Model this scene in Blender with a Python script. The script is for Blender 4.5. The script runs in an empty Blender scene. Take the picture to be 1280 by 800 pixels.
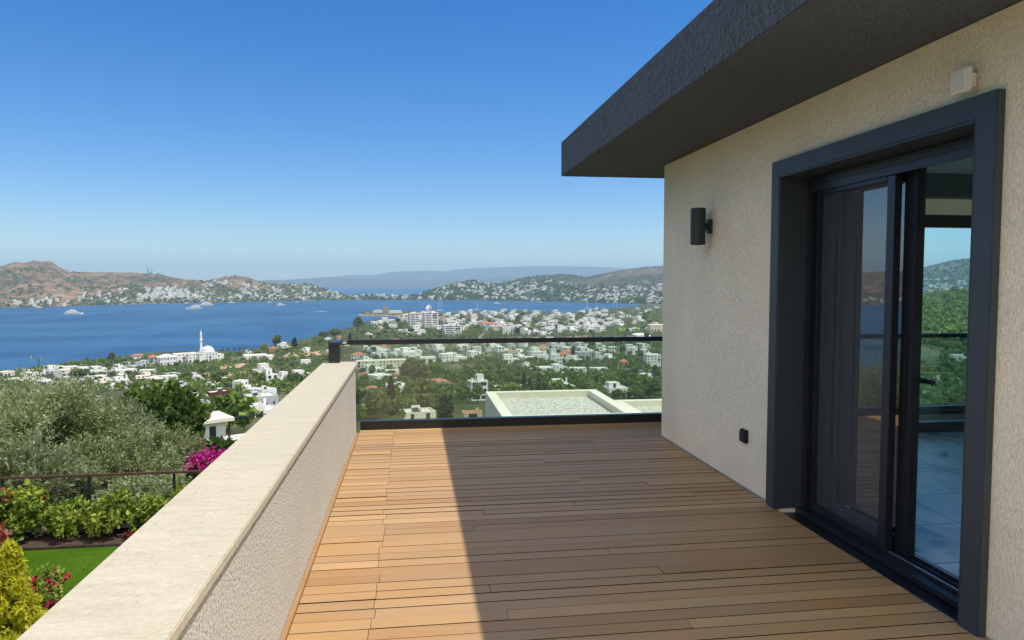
import bpy, bmesh, math, random
import numpy as np
from mathutils import Vector, noise as mn
random.seed(11); rng = np.random.default_rng(11)
SC = bpy.context.scene; COL = SC.collection; R = math.radians

# ------------------------------------------------------------------ camera, sky, sun, exposure
FPX = 888.0; YAW = math.atan(124 / FPX); PIT = math.atan(48 / FPX); CAMZ = 1.6
cd = bpy.data.cameras.new('camera'); cam = bpy.data.objects.new('camera', cd); COL.objects.link(cam)
cd.sensor_width = 36; cd.lens = FPX / 1280 * 36; cd.clip_start = 0.05; cd.clip_end = 90000
cam.location = (0, 0, CAMZ); cam.rotation_euler = (math.pi / 2 - PIT, 0, -YAW); SC.camera = cam
SUN = Vector((0.432, -0.13, 1)).normalized()
W = bpy.data.worlds.new('World'); SC.world = W; W.use_nodes = True
nt = W.node_tree; bg = nt.nodes['Background']; sky = nt.nodes.new('ShaderNodeTexSky'); sky.sky_type = 'NISHITA'
sky.sun_disc = False; sky.sun_elevation = math.asin(SUN.z); sky.sun_rotation = math.atan2(SUN.x, SUN.y)
sky.altitude = 0; sky.air_density = 1.0; sky.dust_density = 0.0; sky.ozone_density = 6.0
hs = nt.nodes.new('ShaderNodeHueSaturation'); hs.inputs['Hue'].default_value = .508; hs.inputs['Saturation'].default_value = 1.34; nt.links.new(sky.outputs[0], hs.inputs['Color']); 
# unseen bright clouds added to the sky behind the terrace to lift the shade
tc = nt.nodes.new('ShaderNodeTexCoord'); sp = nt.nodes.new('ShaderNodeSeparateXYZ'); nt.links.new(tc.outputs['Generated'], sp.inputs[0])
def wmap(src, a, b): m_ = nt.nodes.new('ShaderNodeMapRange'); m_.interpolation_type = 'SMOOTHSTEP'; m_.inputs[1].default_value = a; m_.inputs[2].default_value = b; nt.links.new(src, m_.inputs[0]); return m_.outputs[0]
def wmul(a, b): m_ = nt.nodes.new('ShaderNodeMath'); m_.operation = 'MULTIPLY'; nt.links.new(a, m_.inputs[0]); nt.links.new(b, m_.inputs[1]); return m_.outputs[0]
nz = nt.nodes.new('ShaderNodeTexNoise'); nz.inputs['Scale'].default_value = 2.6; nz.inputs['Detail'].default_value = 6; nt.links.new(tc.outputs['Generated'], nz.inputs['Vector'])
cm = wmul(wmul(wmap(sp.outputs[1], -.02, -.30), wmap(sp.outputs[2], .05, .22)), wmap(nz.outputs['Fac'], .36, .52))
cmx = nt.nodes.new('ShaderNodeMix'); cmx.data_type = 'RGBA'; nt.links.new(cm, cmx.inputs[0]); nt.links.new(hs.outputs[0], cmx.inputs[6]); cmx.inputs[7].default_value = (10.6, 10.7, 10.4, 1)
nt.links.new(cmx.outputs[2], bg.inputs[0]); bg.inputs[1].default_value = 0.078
sd_ = bpy.data.lights.new('sun', 'SUN'); sun = bpy.data.objects.new('sun', sd_); COL.objects.link(sun)
sd_.energy = 2.62; sd_.angle = R(0.5); sd_.color = (1.0, 0.94, 0.83); sun.rotation_euler = SUN.to_track_quat('Z', 'Y').to_euler(); sun.location = (0, 0, 60)
vs = SC.view_settings; vs.view_transform = 'Standard'; vs.look = 'None'; vs.exposure = 0.9; vs.gamma = 1
SC.cycles.max_bounces = 8; SC.cycles.transparent_max_bounces = 16; SC.cycles.volume_bounces = 0; SC.cycles.use_denoising = True
SC.cycles.sample_clamp_indirect = 6
HAZE = 8.5e-5

# ------------------------------------------------------------------ pixel (1280x800 photograph) -> ray
_fw = np.array([math.sin(YAW) * math.cos(PIT), math.cos(YAW) * math.cos(PIT), -math.sin(PIT)])
_rt = np.array([math.cos(YAW), -math.sin(YAW), 0.0]); _up = np.cross(_rt, _fw); CAM = np.array([0, 0, CAMZ])
def ray(px, py): return _fw + _rt * (px - 640) / FPX - _up * (py - 400) / FPX
def on_z(px, py, z): d = ray(px, py); return CAM + d * ((z - CAMZ) / d[2])
def at_dist(px, py, dist): d = ray(px, py); return CAM + d * (dist / math.hypot(d[0], d[1]))

# ------------------------------------------------------------------ object helpers
def link(name, me, mats, parent=None):
    o = bpy.data.objects.new(name, me); COL.objects.link(o)
    if mats is not None:
        for m in (mats if isinstance(mats, (list, tuple)) else [mats]): me.materials.append(m)
    if parent: o.parent = parent
    return o
def tag(o, label=None, cat=None, group=None, kind=None):
    if label: o['label'] = label
    if cat: o['category'] = cat
    if group: o['group'] = group
    if kind: o['kind'] = kind
    return o
def thing(name, label, cat, loc=(0, 0, 0), rz=0.0, group=None):
    o = bpy.data.objects.new(name, None); COL.objects.link(o); o.empty_display_size = .2
    o.location = loc; o.rotation_euler = (0, 0, rz); return tag(o, label, cat, group)
KIDS = {}
def copy_tree(o, parent=None):
    c = o.copy(); COL.objects.link(c)
    if parent: c.parent = parent
    for ch in o.children: copy_tree(ch, c)
    return c
class MB:
    """collects boxes, tubes and faces into ONE mesh"""
    def __init__(s): s.v = []; s.f = []; s.m = []
    def add(s, vs, fs, mi=0):
        n = len(s.v); s.v += [tuple(p) for p in vs]; s.f += [tuple(i + n for i in f) for f in fs]; s.m += [mi] * len(fs); return s
    def box(s, x0, x1, y0, y1, z0, z1, mi=0):
        return s.add([(x0, y0, z0), (x1, y0, z0), (x1, y1, z0), (x0, y1, z0), (x0, y0, z1), (x1, y0, z1), (x1, y1, z1), (x0, y1, z1)],
              [(0, 3, 2, 1), (4, 5, 6, 7), (0, 1, 5, 4), (1, 2, 6, 5), (2, 3, 7, 6), (3, 0, 4, 7)], mi)
    def prism(s, pts, axis, a, b, mi=0):
        n = len(pts)
        def mk(p, t):
            return (t, p[0], p[1]) if axis == 0 else ((p[0], t, p[1]) if axis == 1 else (p[0], p[1], t))
        return s.add([mk(p, a) for p in pts] + [mk(p, b) for p in pts],
              [tuple(range(n))[::-1], tuple(range(n, 2 * n))] + [(i, (i + 1) % n, n + (i + 1) % n, n + i) for i in range(n)], mi)
    def lathe(s, prof, c=(0, 0, 0), seg=16, mi=0, cap=True):
        n = len(prof); vs = []
        for k in range(seg):
            a = 2 * math.pi * k / seg
            vs += [(c[0] + r * math.cos(a), c[1] + r * math.sin(a), c[2] + z) for r, z in prof]
        fs = []
        for k in range(seg):
            k2 = (k + 1) % seg
            fs += [(k * n + i, k2 * n + i, k2 * n + i + 1, k * n + i + 1) for i in range(n - 1)]
        if cap:
            fs.append(tuple(k * n for k in range(seg))[::-1]); fs.append(tuple(k * n + n - 1 for k in range(seg)))
        return s.add(vs, fs, mi)
    def tube(s, pts, rad, seg=8, mi=0):
        pts = [Vector(p) for p in pts]; rs = rad if isinstance(rad, (list, tuple)) else [rad] * len(pts); vs = []
        for i, p in enumerate(pts):
            t = (pts[min(i + 1, len(pts) - 1)] - pts[max(i - 1, 0)]).normalized()
            a = t.cross(Vector((0, 0, 1)) if abs(t.z) < .9 else Vector((1, 0, 0))).normalized(); b = t.cross(a)
            vs += [p + a * (rs[i] * math.cos(2 * math.pi * k / seg)) + b * (rs[i] * math.sin(2 * math.pi * k / seg)) for k in range(seg)]
        fs = [(i * seg + k, i * seg + (k + 1) % seg, (i + 1) * seg + (k + 1) % seg, (i + 1) * seg + k) for i in range(len(pts) - 1) for k in range(seg)]
        fs += [tuple(range(seg))[::-1], tuple(range((len(pts) - 1) * seg, len(pts) * seg))]
        return s.add(vs, fs, mi)
    def mesh(s, name, smooth=False, bevel=0.0):
        me = bpy.data.meshes.new(name); me.from_pydata(s.v, [], s.f)
        if any(s.m): me.polygons.foreach_set('material_index', s.m)
        bm = bmesh.new(); bm.from_mesh(me); bmesh.ops.recalc_face_normals(bm, faces=bm.faces)
        if bevel: bmesh.ops.bevel(bm, geom=[e for e in bm.edges if len(e.link_faces) == 2 and e.calc_face_angle(0) > .5], offset=bevel, segments=2, affect='EDGES', clamp_overlap=True)
        bm.to_mesh(me); bm.free()
        if smooth: me.polygons.foreach_set('use_smooth', [True] * len(me.polygons))
        return me
    def build(s, name, mats, parent=None, smooth=False, bevel=0.0): return link(name, s.mesh(name, smooth, bevel), mats, parent)
def quads_mesh(name, V):
    """V: (n,4,3) -> mesh of n loose quads (leaves)"""
    n = len(V); me = bpy.data.meshes.new(name)
    me.vertices.add(n * 4); me.vertices.foreach_set('co', np.ascontiguousarray(V, dtype=np.float32).ravel())
    me.loops.add(n * 4); me.loops.foreach_set('vertex_index', np.arange(n * 4, dtype=np.int32))
    me.polygons.add(n); me.polygons.foreach_set('loop_start', np.arange(0, n * 4, 4, dtype=np.int32))
    me.update(calc_edges=True); return me
def grid_mesh(name, P, smooth=True):
    """P: (a,b,3) -> sheet"""
    a, b = P.shape[:2]; me = bpy.data.meshes.new(name); idx = np.arange(a * b).reshape(a, b)
    f = np.stack([idx[:-1, :-1], idx[1:, :-1], idx[1:, 1:], idx[:-1, 1:]], -1).reshape(-1, 4)
    me.vertices.add(a * b); me.vertices.foreach_set('co', P.astype(np.float32).ravel())
    me.loops.add(f.size); me.loops.foreach_set('vertex_index', f.astype(np.int32).ravel())
    me.polygons.add(len(f)); me.polygons.foreach_set('loop_start', np.arange(0, f.size, 4, dtype=np.int32))
    me.update(calc_edges=True)
    if smooth: me.polygons.foreach_set('use_smooth', [True] * len(f))
    return me

# ------------------------------------------------------------------ material helpers
def new_mat(name):
    m = bpy.data.materials.new(name); m.use_nodes = True; t = m.node_tree; return m, t, t.nodes['Principled BSDF']
def N(t, kind, **kw):
    n = t.nodes.new('ShaderNode' + kind)
    for k, v in kw.items(): setattr(n, k, v)
    return n
def L(t, a, b): t.links.new(a, b)
def coords(t, scale=(1, 1, 1), src='Object', rot=(0, 0, 0)):
    tc = N(t, 'TexCoord'); mp = N(t, 'Mapping'); mp.inputs['Scale'].default_value = scale; mp.inputs['Rotation'].default_value = rot
    L(t, tc.outputs[src], mp.inputs[0]); return mp.outputs[0]
def wcoords(t, scale=(1, 1, 1)):
    g = N(t, 'NewGeometry'); mp = N(t, 'Mapping'); mp.inputs['Scale'].default_value = scale; L(t, g.outputs['Position'], mp.inputs[0]); return mp.outputs[0]
def noise(t, vec, scale, detail=4, rough=.55, dist=0):
    n = N(t, 'TexNoise'); n.inputs['Scale'].default_value = scale; n.inputs['Detail'].default_value = detail
    n.inputs['Roughness'].default_value = rough; n.inputs['Distortion'].default_value = dist
    if vec is not None: L(t, vec, n.inputs['Vector'])
    return n.outputs['Fac']
def ramp(t, fac, stops):
    r = N(t, 'ValToRGB'); e = r.color_ramp.elements
    while len(e) < len(stops): e.new(.5)
    for k, (p, c) in enumerate(stops):
        e[k].position = p; e[k].color = (*c, 1) if not isinstance(c, (int, float)) else (c, c, c, 1)
    L(t, fac, r.inputs[0]); return r.outputs[0]
def mix(t, fac, a, b, mode='MIX'):
    m = N(t, 'Mix', data_type='RGBA', blend_type=mode)
    for sock, v in ((m.inputs[0], fac), (m.inputs[6], a), (m.inputs[7], b)):
        if hasattr(v, 'links'): L(t, v, sock)
        elif isinstance(v, (int, float)): sock.default_value = v
        else: sock.default_value = (*v, 1)
    return m.outputs[2]
def bump(t, h, strength, dist, bs):
    b = N(t, 'Bump'); b.inputs['Strength'].default_value = strength; b.inputs['Distance'].default_value = dist
    L(t, h, b.inputs['Height']); L(t, b.outputs[0], bs.inputs['Normal']); return b
def plain(name, col, rough=.6, spec=.5, metal=0, var=.12, vs=8.0, bmp=0):
    m, t, b = new_mat(name); v = coords(t); n = noise(t, v, vs, 5)
    c0 = tuple(max(0, c * (1 - var)) for c in col); c1 = tuple(min(1, c * (1 + var)) for c in col)
    L(t, ramp(t, n, [(.3, c0), (.7, c1)]), b.inputs['Base Color']); b.inputs['Roughness'].default_value = rough
    b.inputs['Specular IOR Level'].default_value = spec; b.inputs['Metallic'].default_value = metal
    if bmp: bump(t, noise(t, v, vs * 12, 3), .4, bmp, b)
    return m
def leafmat(name, cols, scale=1.2, trans=.3, rough=.55):
    """leaves: clump noise and a random tone for each leaf"""
    m, t, b = new_mat(name); g = N(t, 'NewGeometry'); oi = N(t, 'ObjectInfo')
    a = N(t, 'Math', operation='MULTIPLY'); a.inputs[1].default_value = 37; L(t, oi.outputs['Random'], a.inputs[0])
    tc = N(t, 'TexCoord'); nz = N(t, 'TexNoise', noise_dimensions='4D'); nz.inputs['Scale'].default_value = scale; nz.inputs['Detail'].default_value = 2
    L(t, tc.outputs['Object'], nz.inputs['Vector']); L(t, a.outputs[0], nz.inputs['W'])
    ad = N(t, 'Math', operation='MULTIPLY_ADD'); ad.inputs[1].default_value = .45; L(t, g.outputs['Random Per Island'], ad.inputs[0])
    m2 = N(t, 'Math', operation='MULTIPLY'); m2.inputs[1].default_value = .62; L(t, nz.outputs['Fac'], m2.inputs[0]); L(t, m2.outputs[0], ad.inputs[2])
    k = len(cols); c = ramp(t, ad.outputs[0], [(.28 + .5 * i / (k - 1), cc) for i, cc in enumerate(cols)])
    hs = N(t, 'HueSaturation'); mr = N(t, 'MapRange'); mr.inputs[3].default_value = .78; mr.inputs[4].default_value = 1.22
    L(t, oi.outputs['Random'], mr.inputs[0]); L(t, mr.outputs[0], hs.inputs['Value']); L(t, c, hs.inputs['Color']); c = hs.outputs[0]
    L(t, c, b.inputs['Base Color']); b.inputs['Roughness'].default_value = rough; b.inputs['Specular IOR Level'].default_value = .25
    tr = N(t, 'BsdfTranslucent'); L(t, c, tr.inputs[0]); ms = N(t, 'MixShader'); ms.inputs[0].default_value = trans
    L(t, b.outputs[0], ms.inputs[1]); L(t, tr.outputs[0], ms.inputs[2]); L(t, ms.outputs[0], t.nodes['Material Output'].inputs[0])
    return m
def stucco(name, col, groove=1.0, sc=1.0, var=.08, rough=.85):
    """trowelled plaster with fine vertical worm grooves"""
    m, t, b = new_mat(name); v = coords(t, (95 * sc, 95 * sc, 30 * sc)); h = noise(t, v, 1, 5, .6, .6)
    gro = ramp(t, h, [(.36, 0.0), (.50, 1.0)]); v2 = coords(t); fine = noise(t, v2, 260 * sc, 3); big = noise(t, v2, 1.3, 4)
    hh = N(t, 'Math', operation='MULTIPLY_ADD'); hh.inputs[1].default_value = .35; L(t, fine, hh.inputs[0]); L(t, gro, hh.inputs[2])
    bump(t, hh.outputs[0], .9 * groove, .006, b)
    base = ramp(t, big, [(.3, tuple(c * (1 - var) for c in col)), (.7, tuple(min(1, c * (1 + var)) for c in col))])
    base = mix(t, gro, mix(t, .35 * groove, base, tuple(c * .6 for c in col)), base)
    L(t, base, b.inputs['Base Color']); b.inputs['Roughness'].default_value = rough; b.inputs['Specular IOR Level'].default_value = .2
    return m
def glass(name, tint, ior=1.5, rough=0.0, dirt_veil=0.0):
    """thin architectural glass: what lies behind shows tinted, with a Fresnel mirror on top"""
    m, t, b = new_mat(name); t.nodes.remove(b)
    tr = N(t, 'BsdfTransparent'); tr.inputs[0].default_value = (*tint, 1); gl = N(t, 'BsdfGlossy'); gl.inputs['Roughness'].default_value = rough
    fr = N(t, 'Fresnel'); fr.inputs[0].default_value = ior; ms = N(t, 'MixShader')
    L(t, fr.outputs[0], ms.inputs[0]); L(t, tr.outputs[0], ms.inputs[1]); L(t, gl.outputs[0], ms.inputs[2]); out = ms.outputs[0]
    if dirt_veil:
        df = N(t, 'BsdfDiffuse'); df.inputs[0].default_value = (.75, .78, .74, 1); m2 = N(t, 'MixShader'); v = coords(t)  # dirt film, strengthened to stand in for a pale reflected veil
        mr = N(t, 'MapRange'); mr.inputs[3].default_value = dirt_veil * .6; mr.inputs[4].default_value = dirt_veil * 1.5; L(t, noise(t, v, 1.4, 5), mr.inputs[0])
        L(t, mr.outputs[0], m2.inputs[0]); L(t, out, m2.inputs[1]); L(t, df.outputs[0], m2.inputs[2]); out = m2.outputs[0]
    L(t, out, t.nodes['Material Output'].inputs[0]); return m
M = {}
M['cream'] = stucco('cream_stucco', (.92, .83, .645), .65, 1.7)
M['charcoal'] = stucco('charcoal_stucco', (.13, .15, .175), 1.2, 1.5)
M['alu'] = plain('anthracite_metal', (.036, .047, .058), .45, .5, 0, .06, 3)
M['alu_dark'] = plain('dark_metal', (.016, .019, .026), .35, .5, 0, .06, 3)
M['navy'] = plain('navy_black_metal', (.010, .013, .019), .5, .4)
M['black'] = plain('black_metal', (.012, .013, .015), .4, .5)
M['lamp'] = plain('lamp_metal', (.018, .024, .028), .5, .5)
M['white_plastic'] = plain('white_plastic', (.72, .70, .64), .45, .5, 0, .03)
M['inner_wall'] = plain('inner_plaster', (.38, .45, .46), .9, .2, 0, .03)
M['white'] = plain('white_render', (.78, .77, .745), .9, .15, 0, .05, .6)
M['offwhite'] = plain('cream_render', (.74, .68, .56), .9, .15, 0, .07, .6)
M['greyw'] = plain('grey_render', (.46, .48, .49), .9, .15, 0, .08, .6)
M['pale_roof'] = plain('roof_screed', (.66, .62, .53), .95, .1, 0, .16, .5)
M['grey_roof'] = plain('grey_roof', (.42, .41, .39), .95, .1, 0, .18, .5)
M['pane'] = plain('window_dark', (.028, .038, .05), .18, .5, 0, .2, 1)
M['stone'] = plain('fieldstone', (.34, .28, .21), .95, .1, 0, .3, 1.2)
M['redbrown'] = plain('red_brown_boards', (.10, .035, .022), .8, .2, 0, .25, 1.5)
M['wood_post'] = plain('stained_post', (.085, .042, .028), .7, .2, 0, .2, 2)
M['bark'] = plain('bark', (.13, .105, .08), .95, .1, 0, .35, 5, .01)
M['hull_white'] = plain('boat_white', (.82, .82, .80), .3, .5, 0, .03)
M['hull_dark'] = plain('boat_dark', (.03, .035, .05), .4, .5, 0, .1)
M['dome'] = plain('dome_lead', (.62, .66, .69), .45, .5, 0, .06, .4)
M['yellow'] = plain('yellow_awning', (.75, .47, .03), .8, .2, 0, .06)
M['blue'] = plain('blue_tarp', (.02, .09, .55), .6, .3)
M['magenta_sign'] = plain('magenta_awning', (.55, .03, .20), .8, .2)
M['steel'] = plain('galvanised_steel', (.35, .36, .37), .5, .5, .6)
M['silver'] = plain('silver_strip', (.55, .55, .55), .35, .5, .8)
def tile_roof():
    m, t, b = new_mat('terracotta_tiles'); v = coords(t); n = noise(t, v, 3, 4)
    wv = N(t, 'TexWave'); wv.inputs['Scale'].default_value = 1.6; wv.inputs['Distortion'].default_value = .6; L(t, v, wv.inputs['Vector'])
    c = ramp(t, n, [(.3, (.33, .105, .05)), (.7, (.52, .20, .10))]); L(t, mix(t, .25, c, mix(t, wv.outputs['Fac'], (.2, .07, .04), (.6, .25, .14))), b.inputs['Base Color'])
    b.inputs['Roughness'].default_value = .9; return m
M['tiles'] = tile_roof()
def coping_mat():
    m, t, b = new_mat('travertine'); v = coords(t, (2.2, 11, 4)); n = noise(t, v, 1.4, 8, .70, 1.2); v2 = coords(t); n2 = noise(t, v2, 55, 4, .6); n3 = noise(t, v2, 2.2, 5, .6, .5)
    c = ramp(t, n, [(.28, (0.354, 0.307, 0.209)), (.5, (0.507, 0.451, 0.329)), (.72, (0.603, 0.554, 0.429))])
    c = mix(t, .5, c, ramp(t, n2, [(.3, (0.412, 0.356, 0.251)), (.7, (0.574, 0.525, 0.409))]))
    c = mix(t, ramp(t, n3, [(.45, 0.0), (.75, .35)]), c, (0.440, 0.406, 0.346))
    pits = ramp(t, noise(t, coords(t, (60, 22, 22)), 1, 3, .5), [(.30, 0.0), (.36, 1.0)])
    c = mix(t, pits, mix(t, .35, c, (0.287, 0.247, 0.188)), c); L(t, c, b.inputs['Base Color']); b.inputs['Roughness'].default_value = .72; b.inputs['Specular IOR Level'].default_value = .35
    bump(t, pits, .12, .001, b); return m
M['coping'] = coping_mat()
def pebble_mat():
    m, t, b = new_mat('pebbledash'); v = coords(t); vo = N(t, 'TexVoronoi'); vo.inputs['Scale'].default_value = 125; L(t, v, vo.inputs['Vector'])
    n = noise(t, v, 95, 4, .75); big = noise(t, v, 2.5, 3)
    c = ramp(t, n, [(.39, (0.095, 0.085, 0.071)), (.45, (0.484, 0.465, 0.408)), (.6, (0.731, 0.712, 0.655))]); c = mix(t, .12, c, ramp(t, big, [(.3, (0.380, 0.342, 0.285)), (.7, (0.684, 0.636, 0.551))]))
    L(t, c, b.inputs['Base Color']); b.inputs['Roughness'].default_value = .95; b.inputs['Specular IOR Level'].default_value = .15
    hh = N(t, 'Math', operation='SUBTRACT'); L(t, n, hh.inputs[0]); m2 = N(t, 'Math', operation='MULTIPLY'); m2.inputs[1].default_value = .35; L(t, vo.outputs['Distance'], m2.inputs[0]); L(t, m2.outputs[0], hh.inputs[1])
    bump(t, hh.outputs[0], .6, .006, b); return m
M['pebble'] = pebble_mat()
def deck_mat():
    m, t, b = new_mat('teak_boards'); at = N(t, 'Attribute', attribute_name='tone'); v = coords(t, (2.2, 48, 10)); ad = N(t, 'VectorMath', operation='ADD')
    cx = N(t, 'CombineXYZ'); mu = N(t, 'Math', operation='MULTIPLY'); mu.inputs[1].default_value = 91; L(t, at.outputs['Fac'], mu.inputs[0]); L(t, mu.outputs[0], cx.inputs[0]); L(t, mu.outputs[0], cx.inputs[2])
    L(t, v, ad.inputs[0]); L(t, cx.outputs[0], ad.inputs[1]); g = noise(t, ad.outputs[0], 1.0, 7, .62, .5)
    big = noise(t, coords(t, (1.2, 3.5, 1)), 1.3, 4, .6)
    c = ramp(t, at.outputs['Fac'], [(0, (0.326, 0.169, 0.064)), (.35, (0.440, 0.251, 0.102)), (.65, (0.469, 0.274, 0.116)), (1, (0.574, 0.352, 0.156))])
    c = mix(t, .40, c, mix(t, g, (0.268, 0.132, 0.048), (0.615, 0.389, 0.184))); c = mix(t, ramp(t, big, [(.4, 0.0), (.75, .45)]), c, (0.356, 0.276, 0.180))
    spot = ramp(t, noise(t, coords(t, (6, 9, 1)), 1.1, 3), [(.70, 0.0), (.78, .35)]); c = mix(t, spot, c, (0.219, 0.091, 0.034))
    L(t, c, b.inputs['Base Color']); b.inputs['Roughness'].default_value = .5; b.inputs['Specular IOR Level'].default_value = .35; bump(t, g, .25, .002, b); return m
M['deck'] = deck_mat(); M['deck_edge'] = plain('grimy_shaded_board_edge', (.030, .020, .014), .95, .1, 0, .3, 9)  # grimy edges; their dark colour also stands in for shade in the gaps
def marble_mat():
    m, t, b = new_mat('marble_tiles'); v = coords(t); n = noise(t, v, 1.6, 8, .65, 1.4); br = N(t, 'TexBrick'); br.offset = 0
    br.inputs['Scale'].default_value = 1; br.inputs['Mortar Size'].default_value = .006; br.inputs['Brick Width'].default_value = .9; br.inputs['Row Height'].default_value = .6
    for i in (0, 1): br.inputs[1 + i].default_value = (1, 1, 1, 1)
    br.inputs[3].default_value = (.25, .25, .25, 1); L(t, v, br.inputs['Vector'])
    c = ramp(t, n, [(.36, (.14, .20, .21)), (.47, (.50, .62, .64)), (.62, (.70, .80, .80))]); L(t, mix(t, 1.0, c, br.outputs['Color'], 'MULTIPLY'), b.inputs['Base Color'])
    b.inputs['Roughness'].default_value = .24; b.inputs['Specular IOR Level'].default_value = .8; bump(t, n, .2, .006, b); return m
M['marble'] = marble_mat()
M['rail_glass'] = glass('railing_glass', (.87, .95, .90), 1.5, 0, .032)
M['door_glass'] = glass('door_glass', (.62, .74, .78), 3.8)
M['win_glass'] = glass('window_glass', (.84, .97, .98), 1.35)
def screen_mat():
    m, t, b = new_mat('pleated_mesh'); b.inputs['Base Color'].default_value = (.33, .38, .41, 1); b.inputs['Roughness'].default_value = .8
    tr = N(t, 'BsdfTransparent'); ms = N(t, 'MixShader'); wv = N(t, 'TexWave', bands_direction='Y'); wv.inputs['Scale'].default_value = 6.2; wv.inputs['Distortion'].default_value = .5; L(t, coords(t), wv.inputs['Vector']); mr = N(t, 'MapRange'); mr.inputs[3].default_value = .115; mr.inputs[4].default_value = .145; L(t, wv.outputs['Fac'], mr.inputs[0]); L(t, mr.outputs[0], ms.inputs[0]); L(t, tr.outputs[0], ms.inputs[1]); L(t, b.outputs[0], ms.inputs[2]); L(t, ms.outputs[0], t.nodes['Material Output'].inputs[0]); return m
M['screen'] = screen_mat()
def gravel_mat():
    m, t, b = new_mat('white_gravel'); v = coords(t); vo = N(t, 'TexVoronoi'); vo.inputs['Scale'].default_value = 16; L(t, v, vo.inputs['Vector'])
    c = mix(t, ramp(t, vo.outputs['Distance'], [(.25, 0.0), (.62, 1.0)]), mix(t, .30, (.92, .87, .77), vo.outputs['Color'], 'MULTIPLY'), (.36, .33, .28)); L(t, c, b.inputs['Base Color'])
    b.inputs['Roughness'].default_value = .95; bump(t, vo.outputs['Distance'], -.45, .03, b); return m
M['gravel'] = gravel_mat()
def sea_mat():
    m, t, b = new_mat('sea_water'); v = wcoords(t, (.010, .0022, 0)); big = noise(t, v, 1, 5, .6, .4); v3 = wcoords(t, (.0016, .0040, 0)); lanes = noise(t, v3, 1, 3, .5, .8)
    c = ramp(t, big, [(.34, (.010, .056, .140)), (.66, (.026, .100, .205))]); c = mix(t, ramp(t, lanes, [(.45, 0.0), (.62, .6)]), c, (.040, .125, .235)); st_ = noise(t, wcoords(t, (.0009, .016, 0)), 1, 4, .55, .3); c = mix(t, ramp(t, st_, [(.60, 0.0), (.66, .55)]), c, (.008, .045, .125)); c = mix(t, ramp(t, st_, [(.30, .45), (.38, 0.0)]), c, (.05, .15, .26)); L(t, c, b.inputs['Base Color'])
    b.inputs['Roughness'].default_value = .42; b.inputs['Specular IOR Level'].default_value = .32
    w = noise(t, wcoords(t, (.12, .05, 0)), 1, 6, .7); w2 = noise(t, wcoords(t, (.02, .008, 0)), 1, 4, .6); ad = N(t, 'Math', operation='MULTIPLY_ADD'); ad.inputs[1].default_value = 3; L(t, w2, ad.inputs[0]); L(t, w, ad.inputs[2])
    bump(t, ad.outputs[0], .5, 1.2, b); return m
M['sea'] = sea_mat()
def ground_mat(name, cols, sc, cols2=None, sc2=.004, split=(.45, .6), speck=None, spk_sc=.06, spk=(.52, .62)):
    m, t, b = new_mat(name); v = wcoords(t); n = noise(t, v, sc, 8, .65, .3)
    k = len(cols); c = ramp(t, n, [(.3 + .4 * i / (k - 1), x) for i, x in enumerate(cols)])
    if cols2:
        c2 = ramp(t, noise(t, v, sc * 1.7, 6, .6), [(.35, cols2[0]), (.65, cols2[1])]); c = mix(t, ramp(t, noise(t, v, sc2, 6, .62, .3), [(split[0], 0.0), (split[1], 1.0)]), c, c2)
    if speck:
        c = mix(t, ramp(t, noise(t, v, spk_sc, 6, .75), [(spk[0], 0.0), (spk[1], 1.0)]), c, speck)
    L(t, c, b.inputs['Base Color']); b.inputs['Roughness'].default_value = 1; b.inputs['Specular IOR Level'].default_value = .05
    bump(t, n, .5, 1.0, b); return m
M['land'] = ground_mat('valley_ground', [(0.037, 0.056, 0.019), (0.065, 0.083, 0.030), (0.138, 0.119, 0.062)], .035, [(0.213, 0.169, 0.106), (0.338, 0.275, 0.188)], .011, (.56, .70))
M['brown_hill'] = ground_mat('dry_hill', [(0.125, 0.077, 0.048), (0.237, 0.156, 0.094), (0.350, 0.244, 0.150)], .012, [(0.069, 0.069, 0.035), (0.125, 0.112, 0.062)], .0035, (.46, .62), (0.037, 0.045, 0.022), .03, (.50, .58))
M['green_hill'] = ground_mat('scrub_hill', [(0.044, 0.060, 0.030), (0.069, 0.083, 0.040), (0.125, 0.106, 0.069)], .010, [(0.150, 0.119, 0.077), (0.213, 0.163, 0.112)], .004, (.56, .70), (0.033, 0.045, 0.022), .03, (.48, .58))
M['grey_hill'] = ground_mat('grey_bare_hill', [(.09, .078, .062), (.15, .125, .10), (.21, .175, .14)], .008, [(.05, .058, .032), (.085, .09, .055)], .003, (.42, .58), (.035, .042, .024), .02, (.50, .58))
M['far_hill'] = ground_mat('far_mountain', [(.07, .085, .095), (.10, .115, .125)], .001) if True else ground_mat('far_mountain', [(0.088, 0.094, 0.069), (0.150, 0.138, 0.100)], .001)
M['field_dry'] = ground_mat('dry_field', [(0.375, 0.269, 0.169), (0.475, 0.350, 0.225)], .05)
M['field_green'] = ground_mat('green_pitch', [(0.125, 0.237, 0.056), (0.188, 0.312, 0.075)], .03)
M['road'] = plain('asphalt_road', (0.250, 0.237, 0.219), .95, .1, 0, .12, .4)
M['lawn'] = None

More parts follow.
